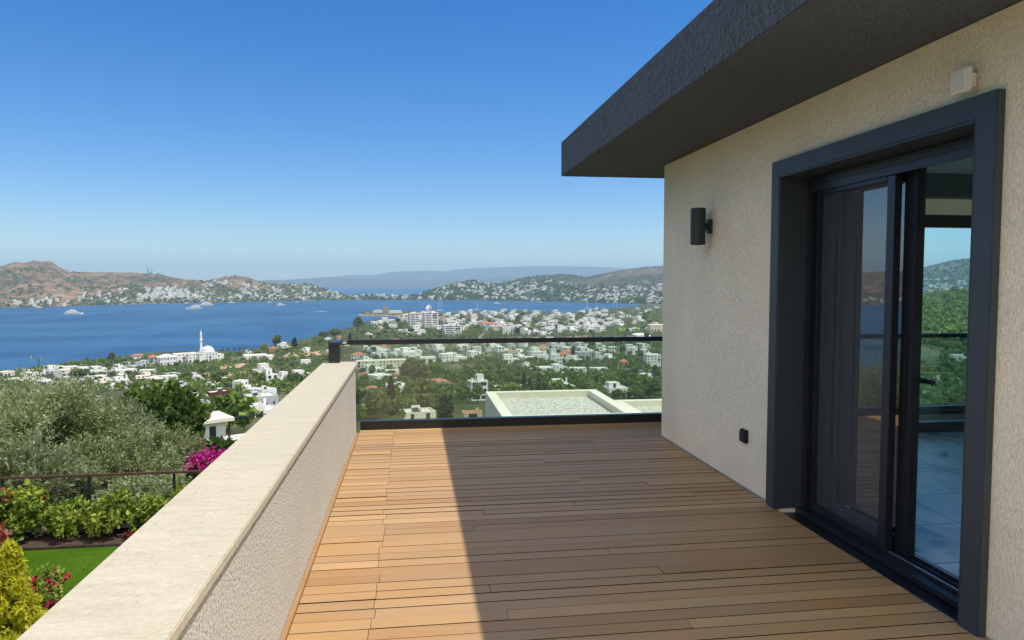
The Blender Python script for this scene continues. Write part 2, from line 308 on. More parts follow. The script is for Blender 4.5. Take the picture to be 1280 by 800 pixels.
# ------------------------------------------------------------------ relief of the place
SEA = -83.4
SHORE_PX = [(-900, 600), (-500, 522), (-250, 490), (0, 466), (60, 459), (110, 452), (160, 446), (200, 441), (230, 439), (300, 440), (340, 433), (380, 426), (408, 416), (436, 411),
            (455, 403), (478, 399.5), (503, 397), (503, 395.5), (470, 395.5), (450, 394.5), (452, 391.5), (465, 388.5), (500, 388.5), (520, 389), (545, 391), (575, 391.5), (600, 389), (640, 388.5),
            (690, 391), (715, 391), (740, 388), (765, 385.5), (785, 383.5), (803, 381.5), (815, 378.6)]
SHORE = np.array([on_z(x, y, SEA)[:2] for x, y in SHORE_PX])
LANDPOLY = np.vstack([SHORE, [[2500, 4300], [6000, 5000], [6000, -3000], [-3000, -3000], [-3000, 100], [-1500, 300]]])
def poly_sd(x, y, P):
    """signed distance to polygon, positive inside"""
    x = np.asarray(x, float); y = np.asarray(y, float); d = np.full(x.shape, 1e12); ins = np.zeros(x.shape, bool)
    for i in range(len(P)):
        ax, ay = P[i]; bx, by = P[(i + 1) % len(P)]; ex, ey = bx - ax, by - ay
        t = np.clip(((x - ax) * ex + (y - ay) * ey) / (ex * ex + ey * ey + 1e-9), 0, 1); d = np.minimum(d, (x - ax - t * ex) ** 2 + (y - ay - t * ey) ** 2)
        c = (ay > y) != (by > y); xi = ax + (y - ay) * ex / (ey if abs(ey) > 1e-9 else 1e-9); ins ^= c & (x < xi)
    return np.where(ins, 1, -1) * np.sqrt(d)
PR = {'left': ([0, 14, 20, 35, 60, 100, 180, 280, 400, 550, 680, 900, 5000], [-3.1, -3.1, -4.6, -8, -13, -19, -32, -47, -58, -71, -80, -81, -81]),
      'main': ([0, 12, 20, 35, 60, 100, 180, 280, 400, 550, 700, 900, 5000], [-3.1, -3.6, -6, -9, -14, -20, -33, -47.5, -58, -70, -79, -81.2, -81.2]),
      'right': ([0, 12, 40, 100, 200, 400, 700, 1000, 1300, 2000, 5000], [-3.1, -3.6, -9, -21, -33, -42, -40, -27, -14, -50, -60]),
      'back': ([0, 14, 40, 200, 1000, 5000], [-3.1, -3.1, 0, 30, 160, 300])}
def sstep(a, b, x): t = np.clip((x - a) / (b - a), 0, 1); return t * t * (3 - 2 * t)
def ground(x, y):
    x = np.asarray(x, float); y = np.asarray(y, float); r = np.hypot(x, y); az = np.degrees(np.arctan2(x, y))
    f = {k: np.interp(r, *PR[k]) for k in PR}
    z = f['left'] + (f['main'] - f['left']) * sstep(-12, -4, az); z = z + (f['right'] - z) * sstep(23, 33, az); z = z + (f['back'] - z) * sstep(80, 120, np.abs(az))
    bumps = (np.sin(x * .031 + 1.3) * np.sin(y * .027 + .6) + .5 * np.sin(x * .083 + y * .05)) * np.clip((r - 60) / 200, 0, 1) * np.clip((z - SEA) / 25, 0, 1) * 1.6
    z = z + bumps; sd = poly_sd(x, y, LANDPOLY); land = SEA + .9 + np.clip(sd * .05, 0, 1.6)
    z = np.maximum(z, land); return np.where(sd > 0, z, np.maximum(SEA - 4, SEA + .9 + sd * .35))
def hit(px, py):
    """where the ray through a photo pixel meets the ground"""
    d = ray(px, py); h = math.hypot(d[0], d[1]); rr = np.geomspace(6, 5200, 420); P = CAM[None] + d[None] * (rr / h)[:, None]
    g = ground(P[:, 0], P[:, 1]); k = np.argmax(P[:, 2] <= g)
    if k == 0: return None
    a, b = rr[k - 1], rr[k]; ua = P[k - 1, 2] - g[k - 1]; ub = P[k, 2] - g[k]; r = a + (b - a) * ua / (ua - ub + 1e-9); p = CAM + d * (r / h)
    return np.array([p[0], p[1], float(ground(p[0], p[1]))]), r
def mpp(p):
    """metres per photo pixel at a point"""
    return float((np.array([p[0], p[1], p[2]]) - CAM) @ _fw) / FPX
azs = np.radians(np.concatenate([np.linspace(-180, -60, 40)[:-1], np.linspace(-60, 60, 260), np.linspace(60, 180, 40)[1:]]))
rs = np.concatenate([[0.5, 4, 8], np.geomspace(11, 5200, 190)]); A, RR = np.meshgrid(azs, rs, indexing='ij'); X, Y = RR * np.sin(A), RR * np.cos(A)
tag(link('ground', grid_mesh('ground', np.stack([X, Y, ground(X, Y)], -1)), M['land']), 'green and dry valley floor running from the garden down to the shore', None, None, 'structure')
sx = np.concatenate([-np.geomspace(60000, 300, 40), np.linspace(-250, 250, 11), np.geomspace(300, 60000, 40)]); sy = np.concatenate([[-4000], np.geomspace(100, 70000, 90)]); X, Y = np.meshgrid(sx, sy, indexing='ij')
tag(link('sea', grid_mesh('sea', np.stack([X, Y, np.full_like(X, SEA)], -1)), M['sea']), 'deep blue bay with pale wind lanes', None, None, 'structure')

HILLS = {}
def hill(name, base, sky_, extra, mat, amp, nsc, label, px0, px1, n, seed, power=1.0, nt_=44):
    """relief between a waterline and a skyline, both given where the photo shows them; a real ridge at its own distance"""
    bx, by = zip(*base); kx, ky = zip(*sky_); pxs = np.concatenate([np.linspace(px0, -40, 140)[:-1], np.linspace(-40, px1, n)]) if px0 < -100 else np.linspace(px0, px1, n); n = len(pxs); P = np.zeros((n, nt_, 3)); ts = np.linspace(-.06, 1.7, nt_)
    for i, px in enumerate(pxs):
        p0 = on_z(px, np.interp(px, bx, by), SEA); d0 = math.hypot(p0[0], p0[1]); d1 = d0 + (np.interp(px, kx, ky) * 0 + np.interp(px, *zip(*extra)))
        pr = at_dist(px, np.interp(px, kx, ky), d1); zr = max(pr[2], SEA + 3); u = p0[:2] / d0
        for j, tt in enumerate(ts):
            q = u * (d0 + (d1 - d0) * tt); s = max(tt, 0); prof = s ** power if s <= 1 else max(0, 1 - (s - 1) * .9)
            z = SEA + .6 + (zr - SEA - .6) * prof
            nn = mn.fractal(Vector((q[0] * nsc, q[1] * nsc, seed)), 1.0, 2.1, 6); fin = 1 - 2 * abs(mn.fractal(Vector((q[0] * nsc * 5, q[1] * nsc * 5, seed + 3)), 1.0, 2.0, 4)); rid = 1 - abs(mn.noise(Vector((q[0] * nsc * .6, q[1] * nsc * .6, seed + 7)))) * 2
            win = min(1, max(0, s) * 3) * (1 if s < .7 else max(.28, 1 - (s - .7) * 3)) if s <= 1 else .25
            z += (nn * amp + rid * amp * .7 + fin * amp * .30) * win
            if tt < 0: z = SEA - 3
            P[i, j] = (q[0], q[1], z if tt < 0 else max(z, SEA + .6))
    HILLS[name] = (pxs, ts, P); return tag(link('hill', grid_mesh('hill', P), mat), label, None, None, 'structure')
WL = [(-1000, 432), (-700, 404), (-400, 393), (-150, 387), (0, 384.2), (40, 383.8), (100, 382), (160, 380.5), (230, 378.5), (280, 378), (330, 377), (400, 375.2), (470, 374.6)]
hill('left_hill', WL, [(-1000, 372), (-700, 352), (-560, 333), (-470, 338), (-400, 342), (-300, 334), (-150, 339), (-60, 336), (0, 333), (14, 329), (24, 327.2), (34, 328.5), (44, 325), (54, 327.5), (61, 326), (67, 328), (75, 334), (90, 340.5), (130, 341), (165, 341), (178, 342), (195, 343), (235, 350), (258, 351.5), (285, 347), (300, 345.5), (312, 347), (326, 352), (345, 355), (362, 356), (378, 355.5), (390, 356.5), (405, 362), (425, 367.5), (436, 371.5), (452, 374)],
     [(-1000, 600), (0, 1000), (250, 800), (330, 600), (400, 380), (450, 200)], M['brown_hill'], 16, .0035, 'brown dry headland with a rocky double summit across the bay', -1000, 452, 420, 3.1)
W2 = [(425, 374.4), (520, 375.2), (588, 375.3), (640, 376.2), (700, 377.2), (760, 379), (803, 380.5), (900, 381), (1100, 381), (1600, 381)]
hill('town_hill', W2, [(425, 373), (440, 372), (470, 371.5), (500, 370.5), (520, 368.6), (540, 362.5), (560, 356), (575, 352.6), (588, 351.3), (600, 352.2), (612, 355), (626, 357.5), (640, 354.5), (655, 351.5), (672, 350.5), (690, 350), (702, 351.5), (720, 356), (760, 363), (800, 370), (826, 374), (860, 378)],
     [(425, 140), (520, 200), (580, 420), (700, 650), (860, 500)], M['green_hill'], 9, .006, 'low hillside across the inner bay dotted with white houses', 425, 860, 210, 9.4, .9)
hill('dark_hill', [(590, 371), (900, 371)], [(590, 362), (612, 357), (640, 350.5), (660, 346.5), (680, 344.5), (700, 343.4), (716, 343), (726, 345), (740, 350), (780, 358)], [(590, 700), (780, 900)], M['green_hill'], 14, .004, 'dark wooded ridge rising behind the white hillside town', 590, 780, 110, 21.7)
hill('bare_hill', [(690, 374.5), (860, 376), (1600, 378)], [(690, 356), (720, 349), (745, 343.5), (770, 338.5), (790, 336), (806, 334), (826, 333), (870, 329), (930, 331), (1000, 338), (1080, 342), (1130, 338), (1155, 334), (1190, 326), (1221, 321.5), (1260, 320), (1400, 331), (1600, 340)],
     [(690, 900), (1000, 1300), (1600, 1300)], M['grey_hill'], 18, .0032, 'grey brown bare hill at the head of the bay', 690, 1600, 240, 33.3)
FARB = [(200, 359.3), (1000, 359.3)]
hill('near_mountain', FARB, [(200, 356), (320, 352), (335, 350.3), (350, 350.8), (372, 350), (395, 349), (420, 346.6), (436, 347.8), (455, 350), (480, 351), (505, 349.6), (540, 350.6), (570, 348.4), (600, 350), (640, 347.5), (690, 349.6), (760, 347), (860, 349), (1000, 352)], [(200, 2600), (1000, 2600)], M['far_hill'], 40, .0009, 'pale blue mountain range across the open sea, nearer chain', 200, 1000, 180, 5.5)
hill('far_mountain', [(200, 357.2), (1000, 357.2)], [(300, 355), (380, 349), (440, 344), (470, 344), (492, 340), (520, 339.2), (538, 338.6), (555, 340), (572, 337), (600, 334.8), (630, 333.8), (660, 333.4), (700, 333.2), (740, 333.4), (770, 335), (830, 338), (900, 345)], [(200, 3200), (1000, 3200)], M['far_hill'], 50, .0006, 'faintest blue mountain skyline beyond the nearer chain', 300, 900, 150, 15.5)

# ------------------------------------------------------------------ the terrace
DY0, DY1 = 0.5, 7.73; XW = 2.54
b = MB(); tones = []
y = DY0; k = 0; rb = random.Random(4)
while y < DY1 - .02:
    y1 = min(y + .102, DY1); gap = rb.choice([.003, .004, .005, .006, .007, .009, .013]); cuts = [-.572]
    if rb.random() < .85: cuts.append(-.20 + rb.uniform(-.012, .012))
    c = (.55, 1.25, 1.9)[k % 3] + rb.uniform(-.2, .2)
    if rb.random() < .42: cuts.append(c)
    cuts.append(7.0 if y > 7.02 else XW - .012)
    for a, e in zip(cuts[:-1], cuts[1:]):
        dz = rb.uniform(-.0015, .0015); b.box(a + .0012, e - .0012, y + gap / 2, y1 - gap / 2, -.024 + dz, dz); tones += [min(1, max(0, rb.gauss(.5, .30)))] * 6
    y += .102; k += 1
b.m = [(0 if i % 6 == 1 else 1) for i in range(len(b.f))]; me = b.mesh('deck'); at = me.attributes.new('tone', 'FLOAT', 'FACE'); at.data.foreach_set('value', tones)
deck = link('deck', me, [M['deck'], M['deck_edge']]); tag(deck, 'teak board deck of the terrace', None, None, 'structure')
jb = MB().box(-.60, 7.2, DY0, 7.70, -.12, -.0265); jb.build('deck_bed', M['black']).parent = deck
MB().box(-.598, -.574, DY0, 7.55, -.02, .012).build('edge_strip', M['deck'], deck, bevel=.002)

pv_ = MB()
for i in range(16):
    for j in range(15):
        x, y = -.598 + i * .8, .495 - .8 * (j + 1)
        pv_.box(x, x + .795, y, y + .795, -.12, -.004 if not (x + .8 > 2.5 and y + .8 > 2) else -.004)
tag(pv_.build('bounce_paving', plain('pale_limestone', (.82, .75, .62), .8, .3, 0, .06, 2)), 'unseen pale stone paving added behind the deck to bounce light', None, None, 'structure')  # out of view, added as a pale reflector for warm bounce
house = thing('terrace_house', 'cream rendered house with charcoal roof slab and sliding terrace door', 'house', (XW, 7, 0))
def hp(mb, name, mat, parent=house, **kw):
    o = mb.build(name, mat, parent, **kw)
    if parent is house: o.matrix_parent_inverse = house.matrix_world.inverted() if False else o.matrix_parent_inverse; o.location = (-XW, -7, 0)
    return o
HY = 2.15; DA, DB, DT = 2.90, 4.62, 2.33      # door opening; unseen house end HY set short to sun the paving
hp(MB().prism([(HY, -.1), (DA, -.1), (DA, DT), (DB, DT), (DB, -.1), (7, -.1), (7, 2.775), (HY, 2.775)], 0, XW, 2.78), 'wall', M['cream'])
hp(MB().prism([(2.785, -.1), (3.5, -.1), (3.5, 2.3), (8.4, 2.3), (8.4, -.1), (11, -.1), (11, 2.775), (2.785, 2.775)], 1, 6.78, 6.998), 'wall', M['cream'])
hp(MB().box(10.8, 11, HY + .242, 6.775, -.1, 2.775), 'wall', M['cream'])
hp(MB().prism([(2.783, -.1), (3.6, -.1), (3.6, 2.3), (9.4, 2.3), (9.4, -.1), (11, -.1), (11, 2.775), (2.783, 2.775)], 1, HY, HY + .24), 'wall', M['cream'])
added_window = hp(MB().box(3.6, 9.4, HY + .08, HY + .16, -.005, .08).box(3.6, 9.4, HY + .08, HY + .16, 2.22, 2.298).box(3.602, 3.67, HY + .08, HY + .16, .081, 2.219).box(9.33, 9.398, HY + .08, HY + .16, .081, 2.219).box(6.46, 6.54, HY + .08, HY + .16, .081, 2.219), 'window', M['alu_dark'])  # unseen window added in this wall to brighten the room
MB().box(3.671, 6.459, HY + .115, HY + .122, .081, 2.219).box(6.541, 9.329, HY + .115, HY + .122, .081, 2.219).build('glass_pane', M['win_glass'], added_window)
hp(MB().box(1.66, 12, HY - .25, 7.9, 2.78, 3.16), 'roof_slab', M['charcoal'], bevel=.006)
hp(MB().box(2.79, 10.79, HY + .25, 6.77, 2.70, 2.775), 'ceiling', M['inner_wall'])
hp(MB().box(2.783, 10.79, HY + .25, 6.775, -.1, -.006), 'floor', M['marble'])
[hp(q, 'inner_wall', M['inner_wall']) for q in (MB().box(2.785, 2.80, HY + .25, DA - .12, 0, 2.7), MB().box(2.785, 2.80, DB + .12, 6.77, 0, 2.7), MB().box(10.77, 10.795, HY + .25, 6.77, 0, 2.7))]
hp(MB().box(-.90, 12, -12, 7.56, -3.3, -.125), 'foundation_wall', M['cream'])
hp(MB().box(-.1, 11, 7.561, 7.70, -3.3, -.125), 'foundation_wall', M['cream'])
hp(MB().box(2.528, 2.538, HY, DA - .12, -.02, .014), 'base_trim', M['silver']); hp(MB().box(2.528, 2.538, DB + .12, 7.0, -.02, .014), 'base_trim', M['silver'])
cas = hp(MB().prism([(DA - .115, .006), (DA, .006), (DA, DT - .005), (DB, DT - .005), (DB, .006), (DB + .105, .006), (DB + .105, DT + .10), (DA - .115, DT + .10)], 0, 2.497, 2.5395)
   .box(2.5, 2.76, DA, DA + .012, .006, DT - .02).box(2.5, 2.76, DB - .012, DB, .006, DT - .02).box(2.5, 2.76, DA, DB, DT - .018, DT - .006), 'door_casing', M['alu'], bevel=.003)
MB().box(2.498, 2.537, DA - .112, DA - .002, -.012, .005).build('casing_foot', M['silver'], cas); MB().box(2.498, 2.537, DB + .002, DB + .102, -.012, .005).build('casing_foot', M['silver'], cas)
# sliding door in the opening: fixed frame, leaf pushed to the far side, pleated insect screen
F0, F1 = DA + .014, DB - .014; FT = DT - .022
dr = hp(MB().box(2.70, 2.90, F1 - .05, F1, .03, FT).box(2.70, 2.90, F0, F0 + .03, .03, FT).box(2.70, 2.90, F0 + .032, F1 - .052, FT - .05, FT)
   .box(2.66, 2.90, F0, F1, -.02, .012).box(2.735, 2.745, F0, F1 - .06, .013, .028).box(2.785, 2.795, F0, F1 - .06, .013, .028).box(2.84, 2.85, F0, F1 - .06, .013, .028), 'door_frame', M['alu_dark'], bevel=.002)
MB().box(2.735, 2.745, F0, 3.72, .0285, .032).box(2.84, 2.85, F0, 3.72, .0285, .032).build('threshold_strip', M['silver'], dr)
lf = hp(MB().box(2.79, 2.84, 4.36, 4.55, .03, FT - .055).box(2.79, 2.84, 3.635, 3.745, .03, FT - .055).box(2.79, 2.84, 3.747, 4.358, .03, .11).box(2.79, 2.84, 3.747, 4.358, FT - .135, FT - .055), 'door_leaf', M['navy'], bevel=.003)
MB().box(2.812, 2.818, 3.747, 4.358, .112, FT - .137).build('glass_pane', M['door_glass'], lf)
MB().box(2.842, 2.885, 3.66, 3.69, 1.02, 1.05).box(2.87, 2.885, 3.57, 3.69, 1.022, 1.048).box(2.842, 2.848, 3.65, 3.71, .92, 1.15).build('handle', M['black'], lf, bevel=.002)
MB().box(2.784, 2.789, 3.68, 3.70, .72, 1.30).build('pull_bar', M['black'], lf)
st = hp(MB().box(2.72, 2.765, 3.73, 3.80, .03, FT - .055).box(2.70, 2.725, F0 + .032, F1 - .052, FT - .10, FT - .052).box(2.72, 2.765, 4.49, 4.52, .03, FT - .055).box(2.72, 2.765, 3.802, 4.488, .03, .075).box(2.72, 2.765, 3.802, 4.488, FT - .125, FT - .055), 'screen_frame', M['alu_dark'], bevel=.003)
ny = 46; P = np.zeros((ny, 2, 3))
for i in range(ny): P[i, 0] = (2.740 + .007 * (i % 2), 3.802 + .686 * i / (ny - 1), .075); P[i, 1] = P[i, 0] + np.array([0, 0, FT - .2])
link('pleated_mesh', grid_mesh('pleated_mesh', P, False), M['screen'], st)
MB().box(2.730, 2.739, 4.315, 4.327, .42, 1.90).build('pull_strip', M['alu'], st)
# window in the end wall of the room
wf = hp(MB().box(3.5, 8.4, 6.82, 6.90, -.005, .10).box(3.5, 8.4, 6.82, 6.90, 2.17, 2.30).box(3.5, 3.57, 6.82, 6.90, .102, 2.168).box(8.33, 8.4, 6.82, 6.90, .102, 2.168).box(6.9, 6.98, 6.82, 6.90, .102, 2.168).box(5.05, 5.13, 6.82, 6.90, .102, 2.168), 'window', M['alu_dark'])
MB().box(3.572, 5.048, 6.855, 6.862, .102, 2.168).box(5.132, 6.898, 6.855, 6.862, .102, 2.168).box(6.982, 8.328, 6.855, 6.862, .102, 2.168).build('glass_pane', M['win_glass'], wf)
hp(MB().box(3.3, 8.7, 6.62, 6.775, 2.46, 2.698), 'curtain_box', M['alu'])

# parapet on the open side
par = thing('parapet_wall', 'low pebbledash parapet wall with pale travertine coping', 'wall')
MB().box(-.90, -.60, -12, 7.56, -.124, .725).build('wall', M['pebble'], par)
cb = MB(); cb.box(-.93, -.575, -12, 7.585, .727, .762); cb.build('coping', M['coping'], par, bevel=.004)
MB().box(-.9305, -.927, -12, 7.58, .722, .7265).build('drip_edge', M['alu'], par)

# glass railing across the end of the terrace
rl = thing('glass_railing', 'frameless glass railing with black handrail at the end of the deck', 'railing', (0, 7.78, 0))
def rp(mb, name, mat, **kw): o = mb.build(name, mat, rl, **kw); o.location = (0, -7.78, 0); return o
rp(MB().box(-.70, 8.6, 7.735, 7.80, .925, .975), 'handrail', M['black'], bevel=.004)
rp(MB().box(-.57, 8.6, 7.732, 7.83, -.06, .092), 'base_channel', M['black'], bevel=.006)
rp(MB().box(-.862, -.748, 7.462, 7.50, .764, .935), 'end_post', M['alu_dark'], bevel=.003)
rp(MB().box(-.862, -.748, 7.462, 7.80, .937, .975), 'handrail', M['alu_dark'], bevel=.003)
rp(MB().box(-.80, -.70, 7.735, 7.80, .925, .936), 'end_post', M['black'])
for a, e in ((-.60, .795), (.807, 2.30), (2.312, 3.80), (3.812, 5.3), (5.312, 6.8), (6.812, 8.5)): rp(MB().box(a, e, 7.762, 7.774, .093, .924), 'glass_pane', M['rail_glass'])
rp(MB().box(-.766, -.756, 7.502, 7.73, .764, .935), 'glass_pane', M['rail_glass'])

# fittings on the house wall
lp = thing('wall_lamp', 'dark cylindrical up and down lamp on the cream wall', 'lamp', (2.42, 5.83, 2.07))
MB().lathe([(.048, -.148), (.060, -.155), (.063, -.150), (.063, .150), (.060, .155), (.048, .148)], seg=28).build('lamp_tube', M['lamp'], lp, smooth=False)
MB().box(.058, .085, -.020, .020, -.028, .030).box(.085, .119, -.032, .032, -.058, .062).build('bracket', M['lamp'], lp, bevel=.004)
sk = thing('wall_socket', 'small black outdoor socket low on the cream wall', 'socket', (2.528, 5.13, .41))
MB().box(-.016, .011, -.05, .05, -.052, .052).build('socket_box', M['black'], sk, bevel=.006)
MB().box(-.024, -.0165, -.042, .042, -.044, .038).build('cover_flap', M['alu_dark'], sk, bevel=.003)
sn = thing('motion_sensor', 'square white motion sensor on the wall above the door casing', 'sensor', (2.50, 2.985, 2.515))
MB().box(-.030, .010, -.052, .052, -.055, .055).build('sensor_body', M['white_plastic'], sn, bevel=.008)
MB().box(.0105, .038, -.038, .030, -.034, .030).build('sensor_mount', M['white_plastic'], sn, bevel=.003)

# ------------------------------------------------------------------ leaf crowns
def leaf_quads(cen, n, size, aspect=.5, r=None, flat=.0, up=0.0):
    """n leaves round each cluster centre (k,3); r = (k,) or (k,3) cluster radii"""
    k = len(cen); c = np.repeat(cen, n, 0); rad = np.repeat(np.broadcast_to(np.asarray(r).reshape(k, -1), (k, 3)), n, 0)
    d = rng.normal(size=(k * n, 3)); d /= np.linalg.norm(d, axis=1)[:, None]; p = c + d * rad * (rng.random((k * n, 1)) ** .45)
    a = rng.normal(size=(k * n, 3)); a[:, 2] += up; a /= np.linalg.norm(a, axis=1)[:, None]; q = rng.normal(size=(k * n, 3)); q -= a * (q * a).sum(1)[:, None]; q /= np.linalg.norm(q, axis=1)[:, None]
    s = size * rng.uniform(.6, 1.4, (k * n, 1)); a = a * s * .5; q = q * s * .5 * aspect
    return np.stack([p - a - q * .3, p - q, p + a + q * .3, p + q], 1)
def crown_clusters(k, rx, rz, z0, rough=.35, shape='round'):
    d = rng.normal(size=(k, 3)); d /= np.linalg.norm(d, axis=1)[:, None]; d[:, 2] = np.where(d[:, 2] < -.5, -d[:, 2], d[:, 2])
    lob = rng.normal(size=(7, 3)); lob /= np.linalg.norm(lob, axis=1)[:, None]; f = 1 - rough + rough * np.max(np.clip(d @ lob.T, 0, 1) ** 3, 1)
    t = (rng.random(k) ** .4) * f
    P = d * t[:, None] * np.array([rx, rx, rz]); P[:, 2] += z0
    return P
def lobed_crown(k, rx, rz, z0, lobes, n, size, aspect, droop=.25):
    d = rng.normal(size=(lobes, 3)); d /= np.linalg.norm(d, axis=1)[:, None]; d[:, 2] = np.where(d[:, 2] < -.35, -d[:, 2], d[:, 2]); rr = rng.uniform(.45, .88, (lobes, 1)); lc = d * rr
    li = rng.integers(0, lobes, k); c = lc[li] + rng.normal(size=(k, 3)) * np.array([.13, .13, .12]); nrm = np.linalg.norm(c, axis=1); c /= np.maximum(nrm, 1)[:, None] ** .8
    out = c - lc[li] * .55; out /= np.linalg.norm(out, axis=1)[:, None] + 1e-6; out[:, 2] += rng.uniform(-droop, .35, k); C_ = c * np.array([rx, rx, rz]); C_[:, 2] += z0
    m_ = k * n; cen = np.repeat(C_, n, 0); o = np.repeat(out, n, 0); t = rng.random((m_, 1)); ln = rx * .26; p = cen + o * (t * ln) + rng.normal(size=(m_, 3)) * (rx * .035)
    a = o + rng.normal(size=(m_, 3)) * .65; a /= np.linalg.norm(a, axis=1)[:, None]; q = rng.normal(size=(m_, 3)); q -= a * (q * a).sum(1)[:, None]; q /= np.linalg.norm(q, axis=1)[:, None]
    s_ = size * rng.uniform(.6, 1.4, (m_, 1)); a = a * s_ * .5; q = q * s_ * .5 * aspect
    return np.stack([p - a - q * .3, p - q, p + a + q * .3, p + q], 1), lc * np.array([rx, rx, rz]) + np.array([0, 0, z0])
def trunk_mb(h, r, limbs, spread, top, rnd, lean=0):
    b = MB(); p = [Vector((0, 0, -.4))]; k = 4
    for i in range(1, k + 1): p.append(Vector((rnd.uniform(-.05, .05) * h + lean * i / k, rnd.uniform(-.05, .05) * h, h * i / k)))
    b.tube(p, [r * (1.25 - .5 * i / k) for i in range(k + 1)], 7)
    for j in range(limbs):
        a = 2 * math.pi * j / limbs + rnd.uniform(-.4, .4); s = p[-1] if j % 2 else p[-2]; e = Vector((math.cos(a) * spread * rnd.uniform(.6, 1), math.sin(a) * spread * rnd.uniform(.6, 1), top * rnd.uniform(.7, 1)))
        m_ = s.lerp(e, .5) + Vector((rnd.uniform(-.2, .2), rnd.uniform(-.2, .2), -.1 * spread)); b.tube([s, m_, e], [r * .6, r * .4, r * .12], 6)
    return b
M['olive'] = leafmat('olive_leaves', [(0.099, 0.129, 0.046), (0.218, 0.258, 0.096), (0.327, 0.372, 0.172), (0.494, 0.526, 0.324)], .55, .42, .5)
M['leaf_dark'] = leafmat('dark_leaves', [(0.024, 0.053, 0.010), (0.063, 0.121, 0.018), (0.128, 0.203, 0.033), (0.209, 0.281, 0.058)], .8, .4)
M['leaf_mid'] = leafmat('green_leaves', [(0.053, 0.099, 0.018), (0.127, 0.200, 0.035), (0.215, 0.293, 0.056), (0.317, 0.371, 0.100)], .35, .4)
M['leaf_olivey'] = leafmat('dry_green_leaves', [(0.090, 0.107, 0.037), (0.172, 0.195, 0.064), (0.269, 0.284, 0.108)], .35, .35)
M['leaf_cyp'] = leafmat('cypress_leaves', [(0.010, 0.021, 0.010), (0.023, 0.042, 0.018), (0.046, 0.068, 0.029)], .5, .1)
M['leaf_yellow'] = leafmat('golden_leaves', [(.40, .44, .03), (.74, .70, .04), (.90, .82, .07), (.90, .86, .16)], 2.2, .55)
M['leaf_hedge'] = leafmat('hedge_leaves', [(0.050, 0.095, 0.014), (0.134, 0.212, 0.026), (0.280, 0.347, 0.046), (0.447, 0.447, 0.080)], 1.6, .35)
M['leaf_red'] = leafmat('red_leaves', [(0.156, 0.070, 0.023), (0.351, 0.082, 0.041), (0.488, 0.140, 0.082), (0.390, 0.293, 0.070)], 2.5, .3)
M['petal_red'] = leafmat('red_petals', [(0.370, 0.034, 0.051), (0.585, 0.085, 0.101)], 3, .3)
M['petal_magenta'] = leafmat('magenta_petals', [(.20, .006, .08), (.42, .018, .19), (.55, .05, .30)], 3, .3)
M['palm'] = leafmat('palm_leaves', [(0.033, 0.052, 0.018), (0.072, 0.094, 0.033), (0.130, 0.143, 0.058)], .6, .2)
M['grass_green'] = leafmat('grass_blades', [(0.030, 0.082, 0.004), (0.050, 0.112, 0.006), (0.086, 0.155, 0.014)], .9, .4, .9)

# ------------------------------------------------------------------ garden below the parapet
v = MB(); lm, t, bb = new_mat('lawn_grass'); vv = coords(t); L(t, ramp(t, noise(t, vv, 1.1, 5, .6), [(.3, (.034, .088, .004)), (.7, (.062, .125, .008))]), bb.inputs['Base Color']); bb.inputs['Roughness'].default_value = .95; bb.inputs['Specular IOR Level'].default_value = .05
tag(MB().box(-14, -.92, 4, 13.02, -3.3, -3.02).build('lawn', lm), 'green mown lawn below the parapet', None, None, 'structure')
n = 26000; gx = rng.uniform(-10.5, -1.4, n); gy = rng.uniform(7.2, 13.0, n); h = rng.uniform(.012, .03, n); a = rng.uniform(0, 6.28, n); w = .006
dx, dy = np.cos(a) * w, np.sin(a) * w; lx, ly = rng.normal(size=(2, n)) * .03; z0 = -3.03
V = np.stack([np.stack([gx - dx, gy - dy, np.full(n, z0)], 1), np.stack([gx + dx, gy + dy, np.full(n, z0)], 1), np.stack([gx + lx + dx * .3, gy + ly + dy * .3, z0 + h], 1), np.stack([gx + lx - dx * .3, gy + ly - dy * .3, z0 + h], 1)], 1)
tag(link('lawn_blades', quads_mesh('lawn_blades', V), M['grass_green']), 'short blades of the mown lawn', 'grass', None, 'stuff')
soil = plain('dark_soil', (.07, .05, .04), 1, .1, 0, .35, 9, .02)
tag(MB().box(-16, -.92, 13.03, 14.9, -3.3, -2.98).build('planting_bed', soil), 'bare soil bed under the hedge shrubs', None, None, 'structure')
tag(MB().box(-16, -1.0, 13.86, 14.02, -2.975, -2.70).build('kerb_wall', M['white'], bevel=.01), 'low white kerb wall behind the hedge shrubs', 'wall')
fe = thing('garden_fence', 'thin wire fence with brown timber rail beyond the hedge', 'fence', (-5.5, 14.27, -3))
MB().box(-9.5, 4.3, -.035, .035, .915, .955).build('rail', M['wood_post'], fe, bevel=.008)
for i, z in enumerate((.70, .45, .22)): MB().tube([(-9.5, 0, z), (-4, 0, z - .004), (4.3, 0, z)], .007, 6).build('wire', M['alu_dark'], fe)
pp = MB().box(-.022, .022, -.022, .022, -.02, .914).mesh('post', bevel=.003)
for i in range(-6, 4):
    o = link('post', pp, None if i > -6 else M['alu_dark'], fe); o.location = (-.60 + 1.52 * i, 0, 0)

